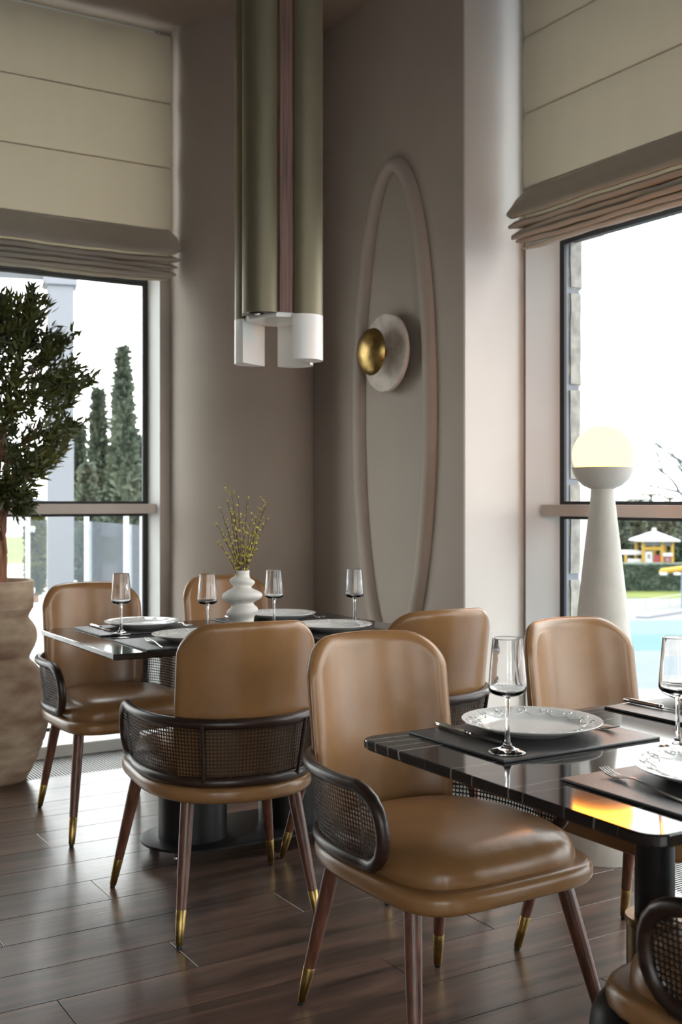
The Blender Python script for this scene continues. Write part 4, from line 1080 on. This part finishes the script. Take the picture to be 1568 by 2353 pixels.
# playhouse behind the hedge
pz = 62.0; pc = yawed(1504, pz, GZ); ph = tag(empty('playhouse', pc, -YAW), 'small yellow playhouse with a white pyramid roof behind the hedge', 'playhouse')
u = pz / FPX
def zy(py): return CAMH - (py - HORIZ) * u - GZ
def xx(px): return (px - 1504) * u
z_e, z_t = zy(1243), zy(1219); hwr = 47 * u
V = [(-hwr, -hwr, z_e), (hwr, -hwr, z_e), (hwr, hwr, z_e), (-hwr, hwr, z_e), (-hwr, -hwr, z_e + .07), (hwr, -hwr, z_e + .07), (hwr, hwr, z_e + .07), (-hwr, hwr, z_e + .07), (0, 0, z_t)]
link('roof', mesh('roof', V, [(3, 2, 1, 0), (0, 1, 5, 4), (1, 2, 6, 5), (2, 3, 7, 6), (3, 0, 4, 7), (4, 5, 8), (5, 6, 8), (6, 7, 8), (7, 4, 8)], 10), 'play_white', ph)
obox('roof_cap', (-.10, -.10, z_t - .14), (.10, .10, z_t + .14), 'play_white', ph, .02)
for px in (1471, 1513, 1537):
    for yy in (-.72, .72): obox('post', (xx(px) - .075, yy - .07, 0), (xx(px) + .075, yy + .07, z_e), 'play_yellow', ph, .01)
obox('rail', (xx(1471), -.78, zy(1263)), (xx(1516), -.70, zy(1255)), 'play_yellow', ph, .01)
obox('eave_board', (xx(1474), -.74, zy(1252)), (xx(1536), -.70, zy(1245)), 'play_grey', ph, .005)
obox('white_panel', (xx(1475), -.74, zy(1298)), (xx(1491), -.68, zy(1266)), 'play_white', ph, .01)
obox('panel_window', (xx(1480), -.76, zy(1282)), (xx(1487), -.735, zy(1272)), 'play_grey', ph, .01)
obox('red_panel', (xx(1495), -.72, zy(1290)), (xx(1510), -.66, zy(1274)), 'play_red', ph, .01)
obox('counter', (xx(1514), -.86, zy(1277)), (xx(1536), -.60, zy(1269)), 'play_white', ph, .02)
obox('red_panel', (xx(1516), -.80, zy(1292)), (xx(1534), -.70, zy(1277)), 'play_red', ph, .01)
obox('panel_window', (xx(1521), -.825, zy(1289)), (xx(1529), -.80, zy(1280)), 'play_grey', ph, .01)
obox('bridge_top', (xx(1430), -.5, zy(1274)), (xx(1470), .5, zy(1265)), 'play_white', ph, .02)
obox('bridge_side', (xx(1437), -.55, zy(1296)), (xx(1469), -.48, zy(1283)), 'play_white', ph, .02)
obox('post', (xx(1434) - .06, -.5, 0), (xx(1434) + .06, -.38, zy(1272)), 'play_yellow', ph, .01)
# yellow slide with white floats
sz = 49.0; sp_ = yawed(1560, sz, GZ); sl = tag(empty('pool_slide', sp_, -YAW), 'yellow pool slide with white floats over the water', 'pool slide'); u = sz / FPX
xs = lambda px: (px - 1560) * u
zs_ = lambda py: CAMH - (py - HORIZ) * u - GZ
V, F = tubevf([(xs(1515), 0, zs_(1317)), (xs(1521), 0, zs_(1312)), (xs(1535), 0, zs_(1311)), (xs(1560), 0, zs_(1308)), (xs(1600), 0, zs_(1302)), (xs(1660), 0, zs_(1290))], [.02, .11, .13, .13, .13, .13], 12)
link('chute', mesh('chute', V, F, 60), 'play_yellow', sl)
for px in (1524, 1555):
    V, F = lathevf([(.02, -.06), (.15, -.055), (.17, 0), (.15, .055), (.02, .06)], 20); link('float', mesh('float', [(x + xs(px), y - .1, z + zs_(1318)) for x, y, z in V], F, 60), 'play_white', sl)
link('pole', mesh('pole', *lathevf([(.045, 0), (.045, zs_(1308))], 12, xs(1568), 0), 40), 'pale_blue', sl)
# low pool fence
fe = tag(empty('pool_fence', gpt(1485, 1403)[0]), 'low pale mesh fence beyond the pool', 'fence'); fz = fe.location
fp = [gpt(x_, y_)[0] - fz for x_, y_ in ((1400, 1406), (1485, 1403), (1541, 1394), (1620, 1382))]
for p in fp: link('post', mesh('post', *lathevf([(.022, 0), (.022, .50)], 8, p.x, p.y), 40), 'pool_post', fe)
for z in (.12, .30, .48): link('wire', tube('wire', [tuple(p + Vector((0, 0, z))) for p in fp], .012, 5), 'play_white', fe)
# trees beyond
crown = lambda t: sqrt(max(.02, 1 - (2 * t - 1) ** 2)) * (.9 + .1 * sin(t * 14))
for i, (px, top, wpx, Z, m, lb) in enumerate(((1415, 1165, 60, 70, 'tree_deep', 'dark rounded tree left of the playhouse, behind the floor lamp'), (1455, 1185, 70, 74, 'tree_hazed', 'pale tree right behind the playhouse roof, left side'), (1500, 1160, 84, 88, 'tree_deep', 'tall dull green tree centred behind the playhouse'), (1545, 1178, 76, 76, 'tree_hazed', 'pale rounded tree right of the playhouse'), (1596, 1168, 80, 71, 'tree_deep', 'dark tree at the right edge beyond the playhouse'), (1362, 1190, 50, 78, 'tree_hazed', 'yellowish shrub tree behind the lamp cone'), (1575, 1245, 60, 66, 'hedge', 'low dark bush at the right edge, level with the playhouse'), (1320, 1195, 56, 82, 'tree_hazed', 'pale tree beside the stone jamb'))):
    p = yawed(px, Z, GZ); plant('garden_tree', lb, 'tree', p, CAMH + (HORIZ - top) / FPX * Z - GZ, wpx / FPX * Z / 2, crown, m, 2200, .34, 30 + i, 'garden trees beyond the pool', zlo=-.3)
for i, (px, top, Z) in enumerate(((1497, 1128, 95), (1540, 1136, 98), (1470, 1140, 97))):
    p = yawed(px, Z, GZ); e = tag(empty('palm_tree', p), ('pale palm crown just above the window crossbar, centre', 'pale palm crown above the crossbar, at the right edge', 'pale palm crown above the crossbar, beside the lamp bowl')[i], 'palm', 'hazy palms'); h = CAMH + (HORIZ - top) / FPX * Z - GZ
    link('trunk', tube('trunk', [(0, 0, 0), (.1, 0, h * .5), (0, 0, h - .5)], [.16, .13, .12], 8), 'branch', e)
    for k in range(14):
        a = 2 * pi * k / 14 + i; L = 1.3; pts = [Vector((cos(a) * L * t, sin(a) * L * t, h - .5 + .75 * t * (1.35 - 1.3 * t) * 1.2)) for t in (0, .25, .5, .75, 1)]
        V, F = [], []
        for q, pt_ in enumerate(pts):
            s_ = Vector((-sin(a), cos(a), 0)) * (.03, .16, .18, .13, .01)[q]; V += [tuple(pt_ - s_ - Vector((0, 0, .08))), tuple(pt_), tuple(pt_ + s_ - Vector((0, 0, .08)))]
        for q in range(4):
            for r_ in range(2): F.append((q * 3 + r_, q * 3 + r_ + 1, q * 3 + r_ + 4, q * 3 + r_ + 3))
        link('frond', mesh('frond', V, F, 60, recalc=False), 'tree_hazed', e)
# bare tree at the right edge
bt = tag(empty('bare_tree', yawed(1650, 24, GZ), -YAW), 'leafless tree reaching in from the right edge against the sky', 'tree'); br = random.Random(17)
link('trunk', tube('trunk', [(0, 0, -.1), (.05, 0, 2.4), (0, 0, 4.6)], [.16, .13, .10], 10), 'branch', bt)
def grow(p, d, L, r, depth):
    pts = [p]; 
    for q in range(5):
        d = (d + Vector((br.uniform(-.22, .22), br.uniform(-.22, .22), br.uniform(-.12, .2)))).normalized(); p = p + d * L / 5; pts.append(p)
    link('branch', tube('branch', pts, [lerp(r, r * .55, q / 5) for q in range(6)], 6 if depth > 1 else 4), 'branch', bt)
    if depth:
        for k in range(3):
            b0 = pts[br.choice((2, 3, 4, 5))]; dd = (d + Vector((br.uniform(-.75, .75), br.uniform(-.6, .6), br.uniform(-.5, .75)))).normalized(); grow(b0, dd, L * br.uniform(.52, .74), r * .55, depth - 1)
grow(Vector((0, 0, 4.3)), Vector((-1, 0, .55)).normalized(), 1.0, .06, 3)
grow(Vector((0, 0, 4.4)), Vector((-.8, .1, .9)).normalized(), 1.1, .06, 3)
grow(Vector((0, 0, 4.5)), Vector((-.5, .1, 1)).normalized(), 1.2, .06, 3)
grow(Vector((0, 0, 4.2)), Vector((-1, -.1, .12)).normalized(), .9, .05, 2)
